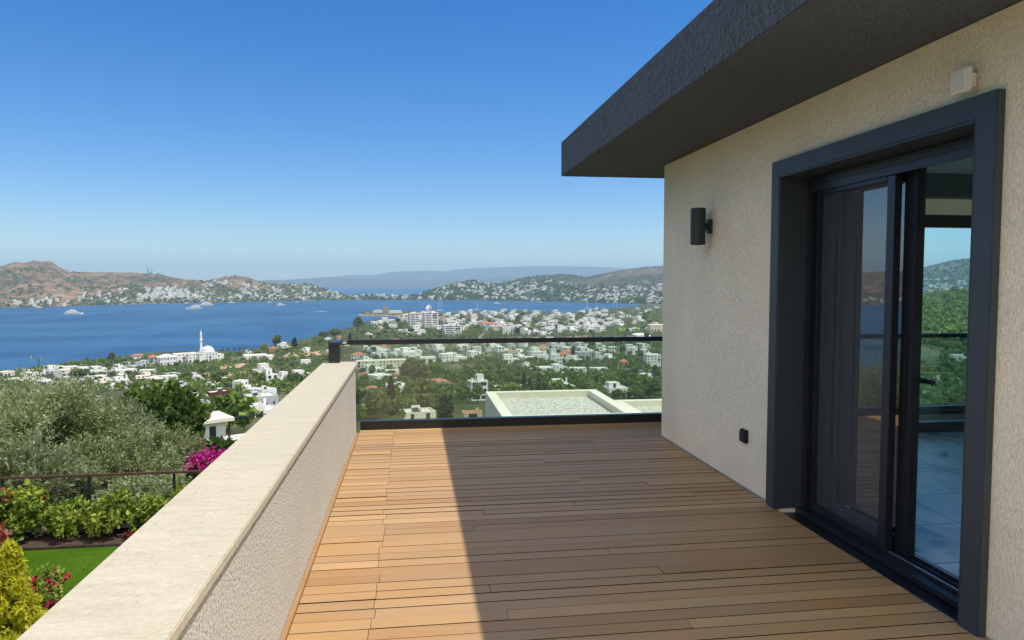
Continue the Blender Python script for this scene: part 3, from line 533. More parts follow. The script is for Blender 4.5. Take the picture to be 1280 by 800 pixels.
def shrub(name, label, cat, p, rx, rz, mats, k, n, size, group=None, flowers=None, stems=5, aspect=.55, cone=False, rough=.45):
    t = thing(name, label, cat, p, random.uniform(0, 6.28), group); cen = crown_clusters(k, rx, rz, rz * .8, rough); cen[:, 2] = np.maximum(cen[:, 2], rng.uniform(.05, .4, k))
    if cone:
        zz = rng.random(k) ** 1.15; ang = rng.uniform(0, 6.28, k); rr = rx * (1 - zz * .88) * rng.uniform(.4, 1.0, k) * (1 + .22 * np.sin(ang * 3 + zz * 9) + .15 * np.sin(ang * 7 - zz * 14)); cen = np.stack([rr * np.cos(ang), rr * np.sin(ang), .06 + zz * rz * 2], 1)
        Q = leaf_quads(cen, n, size, aspect, np.stack([np.full(k, rx * .17), np.full(k, rx * .17), np.full(k, rx * .28)], 1), up=1.1)
    else: Q = leaf_quads(cen, n, size, aspect, np.stack([np.full(k, rx * .2), np.full(k, rx * .2), rng.uniform(.15, .5, k) * rx], 1), up=.5)
    link('foliage', quads_mesh('foliage', Q), mats, t); s = MB()
    for i in range(stems):
        c = cen[i * 3 % k]; s.tube([(random.uniform(-.05, .05), random.uniform(-.05, .05), -.1), (c[0] * .5, c[1] * .5, c[2] * .55), tuple(c)], [.018, .012, .005], 5)
    s.build('stem', M['bark'], t)
    if flowers:
        m, kf, nf, sf = flowers; f = crown_clusters(kf, rx * 1.03, rz * 1.05, rz * .97, .2); f = f[f[:, 2] > rz * .5]; link('flowers', quads_mesh('flowers', leaf_quads(f, nf, sf, .8, np.full((len(f), 3), rx * .10))), m, t)
    return t
shrub('golden_conifer', 'bright golden conical conifer on the lawn by the parapet', 'conifer', (-4.95, 9.35, -3.03), .38, .66, M['leaf_yellow'], 300, 42, .075, cone=True, aspect=.35)
shrub('golden_conifer', 'golden conifer cut by the left edge of the photo, lowest in the garden', 'conifer', (-5.0, 8.45, -3.03), .48, .52, M['leaf_yellow'], 260, 42, .075, cone=True, aspect=.35)
shrub('golden_conifer', 'golden conifer near the fence beside the red leaved shrub', 'conifer', (-7.35, 12.35, -3.03), .50, .62, M['leaf_yellow'], 240, 42, .075, cone=True, aspect=.35)
shrub('red_leaved_shrub', 'shrub with coral red young leaves at the left edge of the lawn', 'shrub', (-6.75, 11.9, -3.03), .52, .42, [M['leaf_red']], 110, 40, .085, stems=6)
shrub('grassy_clump', 'low yellow green grassy clump below the red leaved shrub', 'plant', (-6.25, 11.35, -3.03), .42, .18, M['leaf_hedge'], 70, 30, .12, aspect=.12)
shrub('red_flower', 'small red flowering plant beside the golden conifer on the lawn', 'flower', tuple(on_z(66, 748, -3.03)), .30, .20, M['leaf_hedge'], 40, 26, .06, flowers=(M['petal_red'], 60, 26, .05))
shrub('red_flower', 'lowest red flowering plant between the golden conifers and the parapet', 'flower', tuple(on_z(58, 772, -3.03)), .22, .15, M['leaf_hedge'], 34, 24, .05, flowers=(M['petal_red'], 46, 24, .045))
hx = [(-6.95, .95, .55, 'taller hedge shrub with reddish tips, leftmost along the fence', 'r'), (-6.15, .60, .50, 'glossy hedge shrub right of the reddish tipped one', ''), (-5.45, .62, .48, 'broad dark hedge shrub in the middle of the row by the fence', ''), (-4.75, .58, .52, 'bright green hedge shrub near the middle fence post', ''), (-4.0, .55, .58, 'tall yellowish hedge shrub next to the coping', ''), (-3.2, .6, .5, 'hedge shrub mostly hidden behind the coping', ''), (-7.9, .6, .5, 'hedge shrub at the left end of the fence', '')]
for i, (x, rx, rz, lab, kind) in enumerate(hx):
    shrub('hedge_shrub', lab, 'shrub', (x, 13.5 + .12 * (i % 2), -2.98), min(rx, .62) * .86, rz * (1.0, .62, .86, .66, .98, .7, .8)[i % 7], M['leaf_hedge'], (110, 70, 100, 70, 95, 90, 90)[i], 34, .10, 'hedge shrubs along the garden fence', flowers=(M['leaf_red'], 26, 10, .07) if kind else None, aspect=.5)
for x, y_, lab in ((-7.2, 13.2, 'little red flower at the left foot of the hedge'), (-5.0, 13.25, 'little red flower in front of the dark hedge shrub')):
    shrub('red_flower', lab, 'flower', (x, y_, -3.0), .16, .10, M['leaf_hedge'], 14, 16, .05, flowers=(M['petal_red'], 20, 10, .045))

def olive(label, px, py_top, dist, rx, rz, k, n, seed, cat='olive tree', name='olive_tree', mat='olive', size=.115, aspect=.30, group='olive trees below the garden fence'):
    """px / py_top: where its top stands in the photo, at a real distance"""
    p = at_dist(px, py_top, dist); g = float(ground(p[0], p[1])); h = p[2] - g; t = thing(name, label, cat, (p[0], p[1], g), 0, group); rnd = random.Random(seed)
    Q, lc = lobed_crown(int(k * 2.2), rx * .95, rz * .78, h - rz * 1.02, 17, int(n * .5), size, aspect)
    link('crown', quads_mesh('crown', Q), M[mat], t); tm = trunk_mb(max(h - 1.7 * rz, .6), .13 + rx * .03, 5, rx * .5, h - rz * .9, rnd, .2); top = Vector((.2, 0, max(h - 1.7 * rz, .6)))
    for c in lc: c = Vector(c); tm.tube([top, top.lerp(c, .5) + Vector((rnd.uniform(-.2, .2), rnd.uniform(-.2, .2), -.15)), c], [.07, .045, .015], 5)
    tm.build('trunk', M['bark'], t, smooth=True); return t
olive('large silvery olive tree filling the left edge above the fence', 25, 464, 24, 2.6, 2.1, 460, 105, 1)
olive('silvery olive tree with drooping crown right of the largest one', 122, 484, 26, 2.2, 2.0, 380, 105, 2)
olive('lower pale olive tree beside the magenta bougainvillea', 182, 530, 23, 1.5, 1.25, 240, 70, 3)
olive('shaded lower olive tree right behind the fence at the left edge', 20, 545, 18.5, 1.5, 1.2, 220, 70, 5)
olive('low olive tree just behind the middle of the fence', 135, 540, 19.5, 1.5, 1.2, 240, 70, 6)
olive('olive tree outside the left edge of the photo', -130, 470, 25, 2.6, 2.0, 300, 60, 7)
olive('olive tree far outside the left edge of the photo', -330, 480, 27, 2.8, 2.0, 300, 60, 8)
olive('grey olive bush low between the fence and the bougainvillea', 188, 592, 17.5, 1.2, .7, 170, 60, 9)
olive('dark green dense tree rising behind the olive trees', 187, 482, 46, 2.9, 2.4, 300, 80, 11, 'tree', 'leafy_tree', 'leaf_dark', .34, .6, None)
olive('dark green round tree beside the half open white house', 224, 514, 44, 1.2, 1.5, 200, 70, 12, 'tree', 'leafy_tree', 'leaf_dark', .32, .6, None)
olive('dark bushy tree at the foot of the half open white house', 272, 554, 60, 2.2, .9, 160, 60, 13, 'tree', 'leafy_tree', 'leaf_dark', .36, .6, None)
bp = at_dist(238, 565, 22.5); g = float(ground(bp[0], bp[1])); bt = thing('bougainvillea', 'magenta bougainvillea in full bloom beside the olive trees', 'bougainvillea', (bp[0], bp[1], g)); h = bp[2] - g
cen = np.stack([rng.normal(0, .48, 150), rng.normal(0, .45, 150), h - .20 + rng.normal(0, .055, 150) - .07 * (rng.random(150) > .7)], 1); cen[:, 0] = np.clip(cen[:, 0], -.72, .72)
link('flowers', quads_mesh('flowers', leaf_quads(cen, 30, .10, .8, np.full((150, 3), .12))), M['petal_magenta'], bt)
cen = np.stack([rng.normal(0, .5, 120), rng.normal(0, .5, 120), rng.uniform(.2, max(h - .3, .5), 120)], 1); link('foliage', quads_mesh('foliage', leaf_quads(cen, 30, .13, .5, np.full((120, 3), .18))), M['leaf_mid'], bt)
trunk_mb(h * .7, .06, 4, .6, h * .95, random.Random(3)).build('stem', M['bark'], bt)

# ------------------------------------------------------------------ neighbour's flat gravel roof
nb = thing('gravel_roof_house', 'neighbouring house with white parapets round a gravel roof', 'house', (4.5, 23.3, 0))
def nbp(mb, name, mat, **kw): o = mb.build(name, mat, nb, **kw); o.location = (-4.5, -23.3, 0); return o
x0, x1, y0, y1, zt = 2.60, 6.72, 20.55, 25.6, -2.4
nbp(MB().box(x0, x1, y0, y1, -9, zt - .26), 'wall', M['offwhite'])
nbp(MB().box(x0, x0 + .34, y0, y1, zt - .259, zt).box(x1 - .34, x1, y0, y1, zt - .259, zt).box(x0 + .341, x1 - .341, y0, y0 + .32, zt - .259, zt).box(x0 + .341, x1 - .341, y1 - .32, y1, zt - .259, zt), 'parapet', M['offwhite'], bevel=.01)
nbp(MB().box(x0 + .342, x1 - .342, y0 + .322, y1 - .322, zt - .258, zt - .22), 'gravel', M['gravel'])
nbp(MB().box(x1 + .003, 14, 17, 23.2, -9, zt - .24), 'wall', M['offwhite'])
nbp(MB().box(x1 + .003, x1 + .24, 17.3, 22.9, zt - .239, zt - .01).box(x1 + .003, 14, 22.901, 23.2, zt - .239, zt - .005).box(13.7, 14, 17.3, 22.9, zt - .239, zt - .01).box(x1 + .003, 14, 17, 17.299, zt - .239, zt - .005), 'parapet', M['offwhite'], bevel=.01)
nbp(MB().box(x1 + .242, 13.698, 17.302, 22.898, zt - .238, zt - .2), 'gravel', M['gravel'])

# ------------------------------------------------------------------ houses
HM = {'white': M['white'], 'cream': M['offwhite'], 'grey': M['greyw'], 'brown': M['redbrown'], 'stone': M['stone'], 'blue': plain('pale_blue_render', (.50, .58, .66), .9, .15, 0, .05, .6), 'pink': plain('salmon_render', (.62, .38, .27), .9, .15, 0, .08, .6)}
def facade(mb, o, u, nrm, w, h, ops, rec=.18):
    us = sorted({0, w, *[a for p in ops for a in p[:2]]}); zs = sorted({-1.8, h, *[a for p in ops for a in p[2:]]}); o = np.array(o); u = np.array(u); nrm = np.array(nrm); back = []
    P = lambda a, z, dep=0: tuple(o + u * a + np.array([0, 0, z]) - nrm * dep)
    for a, b_ in zip(us[:-1], us[1:]):
        for c, d in zip(zs[:-1], zs[1:]):
            if any(p[0] - 1e-6 <= a and b_ <= p[1] + 1e-6 and p[2] - 1e-6 <= c and d <= p[3] + 1e-6 for p in ops): continue
            mb.add([P(a, c), P(b_, c), P(b_, d), P(a, d)], [(0, 1, 2, 3)])
    for a, b_, c, d in ops:
        q = [P(a, c), P(b_, c), P(b_, d), P(a, d), P(a, c, rec), P(b_, c, rec), P(b_, d, rec), P(a, d, rec)]
        mb.add(q, [(0, 1, 5, 4), (1, 2, 6, 5), (2, 3, 7, 6), (3, 0, 4, 7)]); back.append(([q[4], q[5], q[6], q[7]], nrm))
    return back
def win_ops(w, h, rnd, dens=.75):
    ops = []; st = max(1, int(round(h / 3.0))); fh = h / st
    for s in range(st):
        k = max(1, int(w / 3.0)); cw = w / k
        for i in range(k):
            if rnd.random() > dens: continue
            ww = min(rnd.choice([.9, 1.1, 1.5, 2.2]), cw * .68); z0 = s * fh + (.05 if (s == 0 and rnd.random() < .35) or ww > 2 else .95); c = (i + .5) * cw
            ops.append((c - ww / 2, c + ww / 2, z0, s * fh + 2.25))
    return ops
def band_ops(w, h, rnd, dens):
    st = max(2, int(round(h / 3.1))); fh = h / st; ops = []
    for s in range(st):
        c = w * rnd.uniform(.44, .60); ops += [(w * .06, c, s * fh + .9, s * fh + 2.5), (c + w * .07, w * .93, s * fh + (.9 if rnd.random() < .6 else .2), s * fh + 2.5)]
    return ops
OPS = [win_ops]
def block(wall, roof, cx, cy, w, d, h, rnd, z0=0, par=.45, dens=.75, th=.25):
    """a rendered block with recessed windows, a parapet and a sunk flat roof"""
    x0, x1, y0, y1 = cx - w / 2, cx + w / 2, cy - d / 2, cy + d / 2; H = h + par; back = []
    for o, u, n_, ln in (((x0, y0, z0), (1, 0, 0), (0, -1, 0), w), ((x1, y0, z0), (0, 1, 0), (1, 0, 0), d), ((x1, y1, z0), (-1, 0, 0), (0, 1, 0), w), ((x0, y1, z0), (0, -1, 0), (-1, 0, 0), d)):
        back += facade(wall, o, u, n_, ln, H, OPS[0](ln, h, rnd, dens))
    z = z0 + H; zr = z0 + h
    a = [(x0, y0, z), (x1, y0, z), (x1, y1, z), (x0, y1, z)]; b_ = [(x0 + th, y0 + th, z), (x1 - th, y0 + th, z), (x1 - th, y1 - th, z), (x0 + th, y1 - th, z)]; c = [(p[0], p[1], zr) for p in b_]
    wall.add(a + b_ + c, [(i, (i + 1) % 4, 4 + (i + 1) % 4, 4 + i) for i in range(4)] + [(4 + i, 4 + (i + 1) % 4, 8 + (i + 1) % 4, 8 + i) for i in range(4)])
    roof.add(c, [(0, 1, 2, 3)], 0); return back
def hip(roof, cx, cy, w, d, z, rise, ov=.5):
    x0, x1, y0, y1 = cx - w / 2 - ov, cx + w / 2 + ov, cy - d / 2 - ov, cy + d / 2 + ov; r = max(w - d, 0) / 2 + .05; r2 = max(d - w, 0) / 2 + .05
    vs = [(x0, y0, z), (x1, y0, z), (x1, y1, z), (x0, y1, z), (cx - r, cy - r2, z + rise), (cx + r, cy - r2, z + rise), (cx + r, cy + r2, z + rise), (cx - r, cy + r2, z + rise)]
    b = [(p[0], p[1], p[2] - .22) for p in vs[:4]]
    roof.add(vs + b, [(0, 1, 5, 4), (1, 2, 6, 5), (2, 3, 7, 6), (3, 0, 4, 7), (4, 5, 6, 7), (0, 8, 9, 1), (1, 9, 10, 2), (2, 10, 11, 3), (3, 11, 8, 0), (8, 11, 10, 9)])
BRING = {}
def make_house(label, p, rz, w, d, h, style='flat', col='white', detail=True, group=None, rnd=None, roofmat=None, extras=True):
    rnd = rnd or random.Random(int(abs(p[0] * 13 + p[1] * 7)))
    wall, roof, ex = MB(), MB(), MB(); backs = []; rm = M['tiles'] if style in ('hip', 'hip2') else (roofmat or M['pale_roof'])
    if style == 'bands': OPS[0] = band_ops; backs += block(wall, roof, 0, 0, w, d, h, rnd, par=.3); OPS[0] = win_ops; backs += block(wall, roof, w * .12, 0, w * .4, d * .5, 2.4, rnd, z0=h + .02)
    if style == 'flat': backs += block(wall, roof, 0, 0, w, d, h, rnd)
    elif style == 'two':
        w1 = w * rnd.uniform(.5, .62); backs += block(wall, roof, -w / 2 + w1 / 2, 0, w1, d, h, rnd); h2 = h * rnd.uniform(.5, .72); w2 = w - w1 - .01; backs += block(wall, roof, w / 2 - w2 / 2, -d * .06, w2, d * .85, h2, rnd)
    elif style == 'step':
        h1 = h * .52; backs += block(wall, roof, 0, 0, w, d, h1, rnd, par=.5); backs += block(wall, roof, rnd.choice([-1, 1]) * w * .17, d * .12, w * .6, d * .68, h - h1, rnd, z0=h1 + .02)
    elif style == 'three':
        h1 = h * .42; backs += block(wall, roof, -w * .1, 0, w * .78, d, h * .66, rnd); backs += block(wall, roof, w * .33, -d * .15, w * .33, d * .8, h1, rnd); backs += block(wall, roof, -w * .18, d * .1, w * .42, d * .6, h * .33, rnd, z0=h * .66 + .03)
    elif style in ('hip', 'hip2'):
        backs += block(wall, MB(), 0, 0, w, d, h * .74, rnd, par=.02); hip(roof, 0, 0, w, d, h * .74 + .25, h * .26)
        if style == 'hip2': backs += block(wall, MB(), w * .55, -d * .2, w * .45, d * .6, h * .42, rnd, par=.02); hip(roof, w * .57, -d * .2, w * .45, d * .6, h * .42 + .25, h * .16, .4)
    loc = (p[0], p[1], p[2])
    if not detail:
        m = MB(); m.v = list(wall.v); m.f = list(wall.f); m.m = [0] * len(wall.f); m.add(roof.v, roof.f, 2)
        for q, n_ in backs: m.add(q, [(0, 1, 2, 3)], 1)
        me = bpy.data.meshes.new('house'); me.from_pydata(m.v, [], m.f); me.polygons.foreach_set('material_index', m.m)
        bm = bmesh.new(); bm.from_mesh(me); bmesh.ops.remove_doubles(bm, verts=bm.verts, dist=.002); bmesh.ops.recalc_face_normals(bm, faces=bm.faces); bm.to_mesh(me); bm.free()
        o = link('house', me, [HM[col], M['pane'], rm]); o.location = loc; o.rotation_euler = (0, 0, rz); return tag(o, label, 'house', group)
    t = thing('house', label, 'house', loc, rz, group); me = wall.mesh('wall'); link('wall', me, HM[col], t); rf = roof.build('roof', rm, t)
    for q, n_ in backs[:60]:
        a = np.array(q); c = a.mean(0); b = MB(); out = np.array(n_) * .04
        b.add([tuple(x) for x in a] + [tuple(x + out) for x in (a - c) * .88 + c], [(4, 5, 6, 7), (0, 1, 5, 4), (1, 2, 6, 5), (2, 3, 7, 6), (3, 0, 4, 7)]); b.build('window', M['pane'], t)
    if extras and style not in ('hip', 'hip2'):
        for i in range(rnd.randint(1, 2)):
            x, y_ = rnd.uniform(-.3, .3) * w, rnd.uniform(-.3, .3) * d; zt = h * (.52 if style == 'step' else .5 if style == 'two' else 1)
            zt = h if style in ('flat',) else h * .45
            MB().box(x - .35, x + .35, y_ - .3, y_ + .3, zt - .2, h + rnd.uniform(.9, 1.4)).build('chimney', HM[col], rf)
        if style == 'flat' and w > 6: x, y_ = rnd.uniform(-.25, .25) * w, rnd.uniform(-.2, .2) * d; sh = MB().add([(x - 1, y_ - .9, h + .1), (x + 1, y_ - .9, h + .1), (x + 1, y_ + .5, h + 1.2), (x - 1, y_ + .5, h + 1.2), (x - 1, y_ - .9, h - .05), (x + 1, y_ - .9, h - .05), (x + 1, y_ + .5, h - .05), (x - 1, y_ + .5, h - .05)], [(0, 1, 2, 3), (4, 7, 6, 5), (0, 4, 5, 1), (1, 5, 6, 2), (2, 6, 7, 3), (3, 7, 4, 0)]).build('solar_panel', M['pane'], rf); MB().box(x - 1.1, x + 1.1, y_ + .55, y_ + 1.15, h - .05, h + 1.7).build('water_tank', M['hull_white'], sh)
    return t
PLACED = []
def spot(px, py, wpx, hpx, yaw=25, dep=.85, back=.5):
    hh = hit(px, py)
    if hh is None: return None
    p, r = hh; s = mpp(p); a = math.radians(abs(yaw)); W_ = wpx * s; w = W_ / (math.cos(a) + dep * math.sin(a)); d = w * dep; az = math.atan2(p[0], p[1])
    u = np.array([math.sin(az), math.cos(az)]) * (d * back); q = np.array([p[0] + u[0], p[1] + u[1], 0]); q[2] = min(float(ground(q[0], q[1])), p[2] + 1.2)
    return q, w, d, hpx * s, -az + math.radians(yaw), s
def house_px(label, px, py, wpx, hpx, style='flat', col='white', yaw=25, dep=.85, group=None, detail=None, roofmat=None, seed=None):
    q, w, d, h, rz, s = spot(px, py, wpx, hpx, yaw, dep); h = max(h, 2.6)
    if style in ('flat', 'two', 'step', 'three'): h -= .4
    PLACED.append((q[0], q[1], max(w, d) * .62))
    return make_house(label, q, rz, w, d, h, style, col, (s < .55) if detail is None else detail, group, random.Random(seed if seed is not None else int(px * 31 + py)), roofmat)
# left of the parapet
house_px('low white row house with cream roof among trees below the mosque', 205, 480, 32, 10, 'flat', 'white', 12, .5)
house_px('dark grey unrendered house with wide flat roof beside the cream roofed row house', 223, 489, 28, 9, 'flat', 'grey', 15, .6, roofmat=M['grey_roof'])
house_px('pale blue box house above the tall dark tree', 225.5, 500, 15, 11, 'flat', 'blue', 18, .9)
house_px('white flat roofed house right of the pale blue box house', 247, 503, 24, 9, 'flat', 'white', 20, .7)
house_px('red brown boarded house with a bright cream flat roof', 272, 500, 31, 11, 'flat', 'brown', 22, .7)
house_px('grey low house with a chimney behind the red brown house', 259, 488, 30, 7, 'flat', 'grey', 14, .6, roofmat=M['grey_roof'])
house_px('white and pale blue two part house left of a round tree', 305, 491, 27, 15, 'two', 'white', -32, .8)
house_px('white cube house with small dark windows beside the parapet coping', 332, 503, 27, 17, 'flat', 'white', 34, .85)
house_px('tall stepped white house on the crowded white cluster', 338, 482, 26, 22, 'three', 'white', 30, .9)
house_px('white villa with roof terrace at the top of the crowded white cluster', 327, 470, 22, 15, 'step', 'white', 20, .9)
house_px('white house at the right end of the crowded white cluster', 353, 480, 18, 15, 'step', 'white', 34, .8)
house_px('wide white low house by itself right of the white cluster', 377, 472, 23, 9, 'two', 'white', 16, .7)
house_px('small house with white pyramid roof hidden in the orchard', 382, 456, 13, 6, 'flat', 'white', 10, .8)
house_px('long low white building with wide pale roof left of the fields', 319, 449, 30, 5, 'flat', 'white', 8, .7)
house_px('salmon coloured house near the shore behind the wide pale roof', 341, 440, 13, 6, 'hip', 'pink', 20, .8)
house_px('white house with blocky roof parts near the left olive tree', 108, 470, 21, 11, 'step', 'white', 15, .8)
house_px('bright white terrace houses just over the olive crowns', 66, 484, 34, 9, 'two', 'white', 18, .6)
house_px('grey row house behind the bright white terrace', 74, 475, 28, 12, 'two', 'grey', 14, .6, roofmat=M['grey_roof'])
house_px('cream house with small tower between olive trees', 86, 497, 20, 12, 'two', 'cream', 22, .9)
house_px('white stepped house with grey roofs left of the green orchard', 152, 484, 26, 13, 'three', 'white', 18, .9)
house_px('white row of flats on the left coast with long flat roof', 157, 471, 26, 9, 'flat', 'white', 15, .5)
house_px('cream cottage at the shore left of the waterfront restaurant', 172, 449, 16, 6, 'hip', 'cream', 12, .8)
house_px('small white house peeping over the tall dark tree', 186, 480, 12, 8, 'flat', 'white', 20, .8)
house_px('long cream roofed house under the red brown house', 268, 513, 40, 8, 'flat', 'cream', 18, .6)
house_px('white sheds with metal roofs beside the half open house', 318, 518, 32, 9, 'two', 'white', 24, .7, roofmat=M['grey_roof'])
house_px('grey flat house with slate blue roof parapet behind the dark tree', 264, 522, 22, 9, 'flat', 'grey', 20, .7, roofmat=M['grey_roof'])
# behind the glass railing
house_px('white cottage with terracotta hip roof near the parapet end', 456, 478, 18, 12, 'hip', 'white', 15, .8)
house_px('house with low terracotta roof left of the tall cypress', 480, 479, 14, 8, 'hip', 'cream', 10, .8)
house_px('slim white house with orange gable just behind the tall cypress', 495, 478, 8, 13, 'hip', 'white', 25, .9)
house_px('grey roofed house half hidden by trees left of the cypress', 466, 500, 22, 17, 'hip', 'grey', 20, .8, roofmat=None)
house_px('small white block at the left edge of the glass behind the coping', 449, 505, 11, 10, 'flat', 'white', 10, .8)
house_px('house with bright terracotta pyramid roof behind the orchard', 519, 487, 15, 8, 'hip', 'white', 12, .9)
house_px('wide white villa with terracotta wing roofs', 545, 486, 32, 12, 'hip2', 'white', 14, .7)
house_px('long white house with flat cream terrace beside the terracotta villa', 528, 494, 24, 8, 'flat', 'cream', 16, .6)
house_px('white and cream bungalow with a small orange porch in front of the cypress row', 510, 500, 26, 10, 'flat', 'white', 14, .7)
house_px('low cream house with terrace wall right above the railing base', 522, 526, 46, 13, 'flat', 'cream', 14, .7)
house_px('reddish roofed shed next to the gravel roof', 590, 527, 26, 7, 'flat', 'pink', 10, .6, roofmat=M['tiles'])
house_px('three storey white block of flats left of the gravel roof', 597, 501, 26, 25, 'bands', 'white', 20, .7)
house_px('long low white house behind the gravel roof parapet', 636, 490, 40, 8, 'flat', 'white', 10, .35)
house_px('pale blue and white house with magenta awning over the gravel roof', 702, 489, 34, 14, 'three', 'white', 14, .7)
house_px('broad white stepped villa above the second gravel roof', 772, 497, 40, 18, 'three', 'white', 22, .7)
house_px('white bungalow with green tinted roof in the orchard', 722, 468, 22, 8, 'flat', 'white', 8, .6)
house_px('second white bungalow with green roof beside the field track', 748, 468, 24, 8, 'flat', 'white', 16, .6)
house_px('salmon tower house with orange roof beside the glass joint', 779, 461, 11, 12, 'hip', 'pink', 20, .9)
house_px('tall white modern house next to the house wall', 815, 458, 22, 15, 'flat', 'white', 18, .8)
house_px('grey concrete house frame at the edge of the orchard', 728, 451, 23, 11, 'flat', 'grey', 12, .7, roofmat=M['grey_roof'])
house_px('row of cream shops with yellow awnings behind the glass', 477, 462, 64, 12, 'flat', 'cream', 8, .25)
house_px('white villa with tower room right below the handrail', 512, 449, 30, 14, 'three', 'white', 18, .8)
house_px('white villa with blue windows at left below the handrail', 474, 447, 20, 11, 'step', 'white', 15, .8)
house_px('white long villa with arched windows above the orchard', 534, 455, 22, 9, 'flat', 'white', 14, .6)
house_px('long white curved hotel wing above the orchard', 566, 452, 36, 10, 'two', 'white', 22, .4)
house_px('white villa with turquoise windows at the orchard edge', 638, 455, 22, 12, 'step', 'white', 16, .8)
house_px('big white apartment villa with balconies at the orchard edge', 694, 456, 18, 20, 'three', 'white', 18, .8)
house_px('white stepped apartment block between orchard and handrail', 672, 450, 22, 16, 'three', 'white', 14, .8)
house_px('tall white apartment block with dark balcony fronts near the marina', 538, 411, 20, 20, 'bands', 'white', 15, .7)
house_px('white apartment block with dark balcony fronts left of the tallest one', 517, 409, 14, 17, 'bands', 'white', 15, .8)
house_px('large white hotel building with wide dark ground floor', 565, 419, 24, 12, 'bands', 'white', 12, .6)
house_px('white corner house with dark windows above the handrail left part', 523, 419, 18, 12, 'step', 'white', 14, .8)
house_px('small white house by the cove beside the round eucalyptus', 468, 408, 10, 6, 'flat', 'white', 10, .8)
house_px('long white boat house on the cove', 484, 404, 15, 7, 'two', 'white', 10, .6)
o = house_px('huge cream gabled warehouse hall next to the cream wall', 822, 416, 26, 10, 'flat', 'cream', 14, .8, detail=False)
# through the window of the room
house_px('white farm house with wing roof seen through the end window', 1200, 452, 28, 8, 'two', 'white', 14, .6)
house_px('pale block house in the woods seen low through the end window', 1172, 487, 18, 14, 'two', 'cream', 20, .8)
house_px('small white house right of the pale block house in the end window', 1194, 483, 14, 6, 'flat', 'white', 10, .7)

def inpoly(px, py, P):
    c = False; j = len(P) - 1
    for i in range(len(P)):
        if (P[i][1] > py) != (P[j][1] > py) and px < (P[j][0] - P[i][0]) * (py - P[i][1]) / (P[j][1] - P[i][1]) + P[i][0]: c = not c
        j = i
    return c
rnd = random.Random(77)
def scatter(poly, n, wm, hm, styles, cols, where, group, gap=.85, tries=40):
    xs = [p[0] for p in poly]; ys = [p[1] for p in poly]; got = 0
    for _ in range(n * tries):
        if got >= n: break
        px = rnd.uniform(min(xs), max(xs)); py = rnd.uniform(min(ys), max(ys))
        if not inpoly(px, py, poly): continue
        h = hit(px, py)
        if h is None: continue
        p, r = h; w = rnd.uniform(*wm); d = w * rnd.uniform(.65, 1.0); ht = rnd.uniform(*hm)
        if poly_sd(p[0], p[1], LANDPOLY) < w * .7: continue
        if any((p[0] - a) ** 2 + (p[1] - b) ** 2 < (c + w * .62) ** 2 * gap for a, b, c in PLACED): continue
        st = rnd.choice(styles); col = rnd.choice(cols); PLACED.append((p[0], p[1], w * .62)); az = math.atan2(p[0], p[1])
        lab = {'flat': 'flat roofed', 'two': 'two part', 'step': 'smaller upper floor', 'three': 'three part', 'bands': 'banded', 'hip': 'terracotta roofed', 'hip2': 'terracotta roofed, winged'}[st]
        make_house(f'{col} house, {lab}, {where}', p, -az + math.radians(rnd.choice([-1, 1, 1, 1, 1]) * rnd.uniform(8, 45)), w, d, ht, st, col, mpp(p) < .42, group, rnd, extras=mpp(p) < .42)
        got += 1
ST = ['flat', 'flat', 'two', 'step', 'three', 'step', 'two']; WC = ['white'] * 9 + ['cream', 'grey', 'white']
scatter([(500, 391), (545, 393), (600, 391), (690, 394), (765, 390), (765, 419), (500, 419)], 84, (9, 19), (5, 11.5), ST + ['hip'], WC, 'in the packed town by the inner bay', 'houses packed in the far town by the bay')
scatter([(690, 386), (826, 383), (826, 412), (690, 400)], 22, (9, 18), (4, 8), ST, WC, 'in the trees near the head of the bay', 'houses near the head of the bay')
scatter([(446, 428), (826, 424), (826, 450), (700, 456), (620, 452), (540, 446), (446, 456)], 56, (8, 17), (4, 9), ST + ['hip', 'hip2'], WC, 'between the orchard and the far town', 'houses between orchard and town')
scatter([(640, 458), (826, 470), (826, 486), (700, 478), (640, 470)], 5, (8, 13), (4, 7), ST, WC, 'standing in the orchard behind the glass', 'houses in the orchard')
scatter([(4, 470), (60, 464), (120, 460), (180, 456), (190, 478), (140, 488), (90, 486), (20, 482)], 40, (8, 13), (3.2, 6), ST, WC + ['cream', 'grey'], 'in the shore village above the olive trees', 'houses of the shore village')
scatter([(180, 470), (330, 480), (330, 530), (250, 530), (180, 495)], 16, (8, 14), (3.2, 5.5), ST, ['cream', 'white', 'grey', 'white'], 'below the mosque beside the parapet', 'houses beside the parapet below the mosque')
scatter([(300, 440), (430, 418), (440, 440), (330, 452)], 9, (7, 13), (3, 5), ST + ['hip'], WC, 'among the shore fields beyond the coping', 'houses among the shore fields')
scatter([(440, 405), (500, 402), (500, 420), (440, 424)], 9, (8, 13), (4, 7), ST + ['hip'], WC, 'by the cove behind the railing corner', 'houses by the cove')
scatter([(446, 462), (560, 462), (560, 500), (446, 500)], 6, (8, 12), (4, 7), ['hip', 'flat', 'two'], WC, 'among trees around the tall cypress', 'houses around the tall cypress')

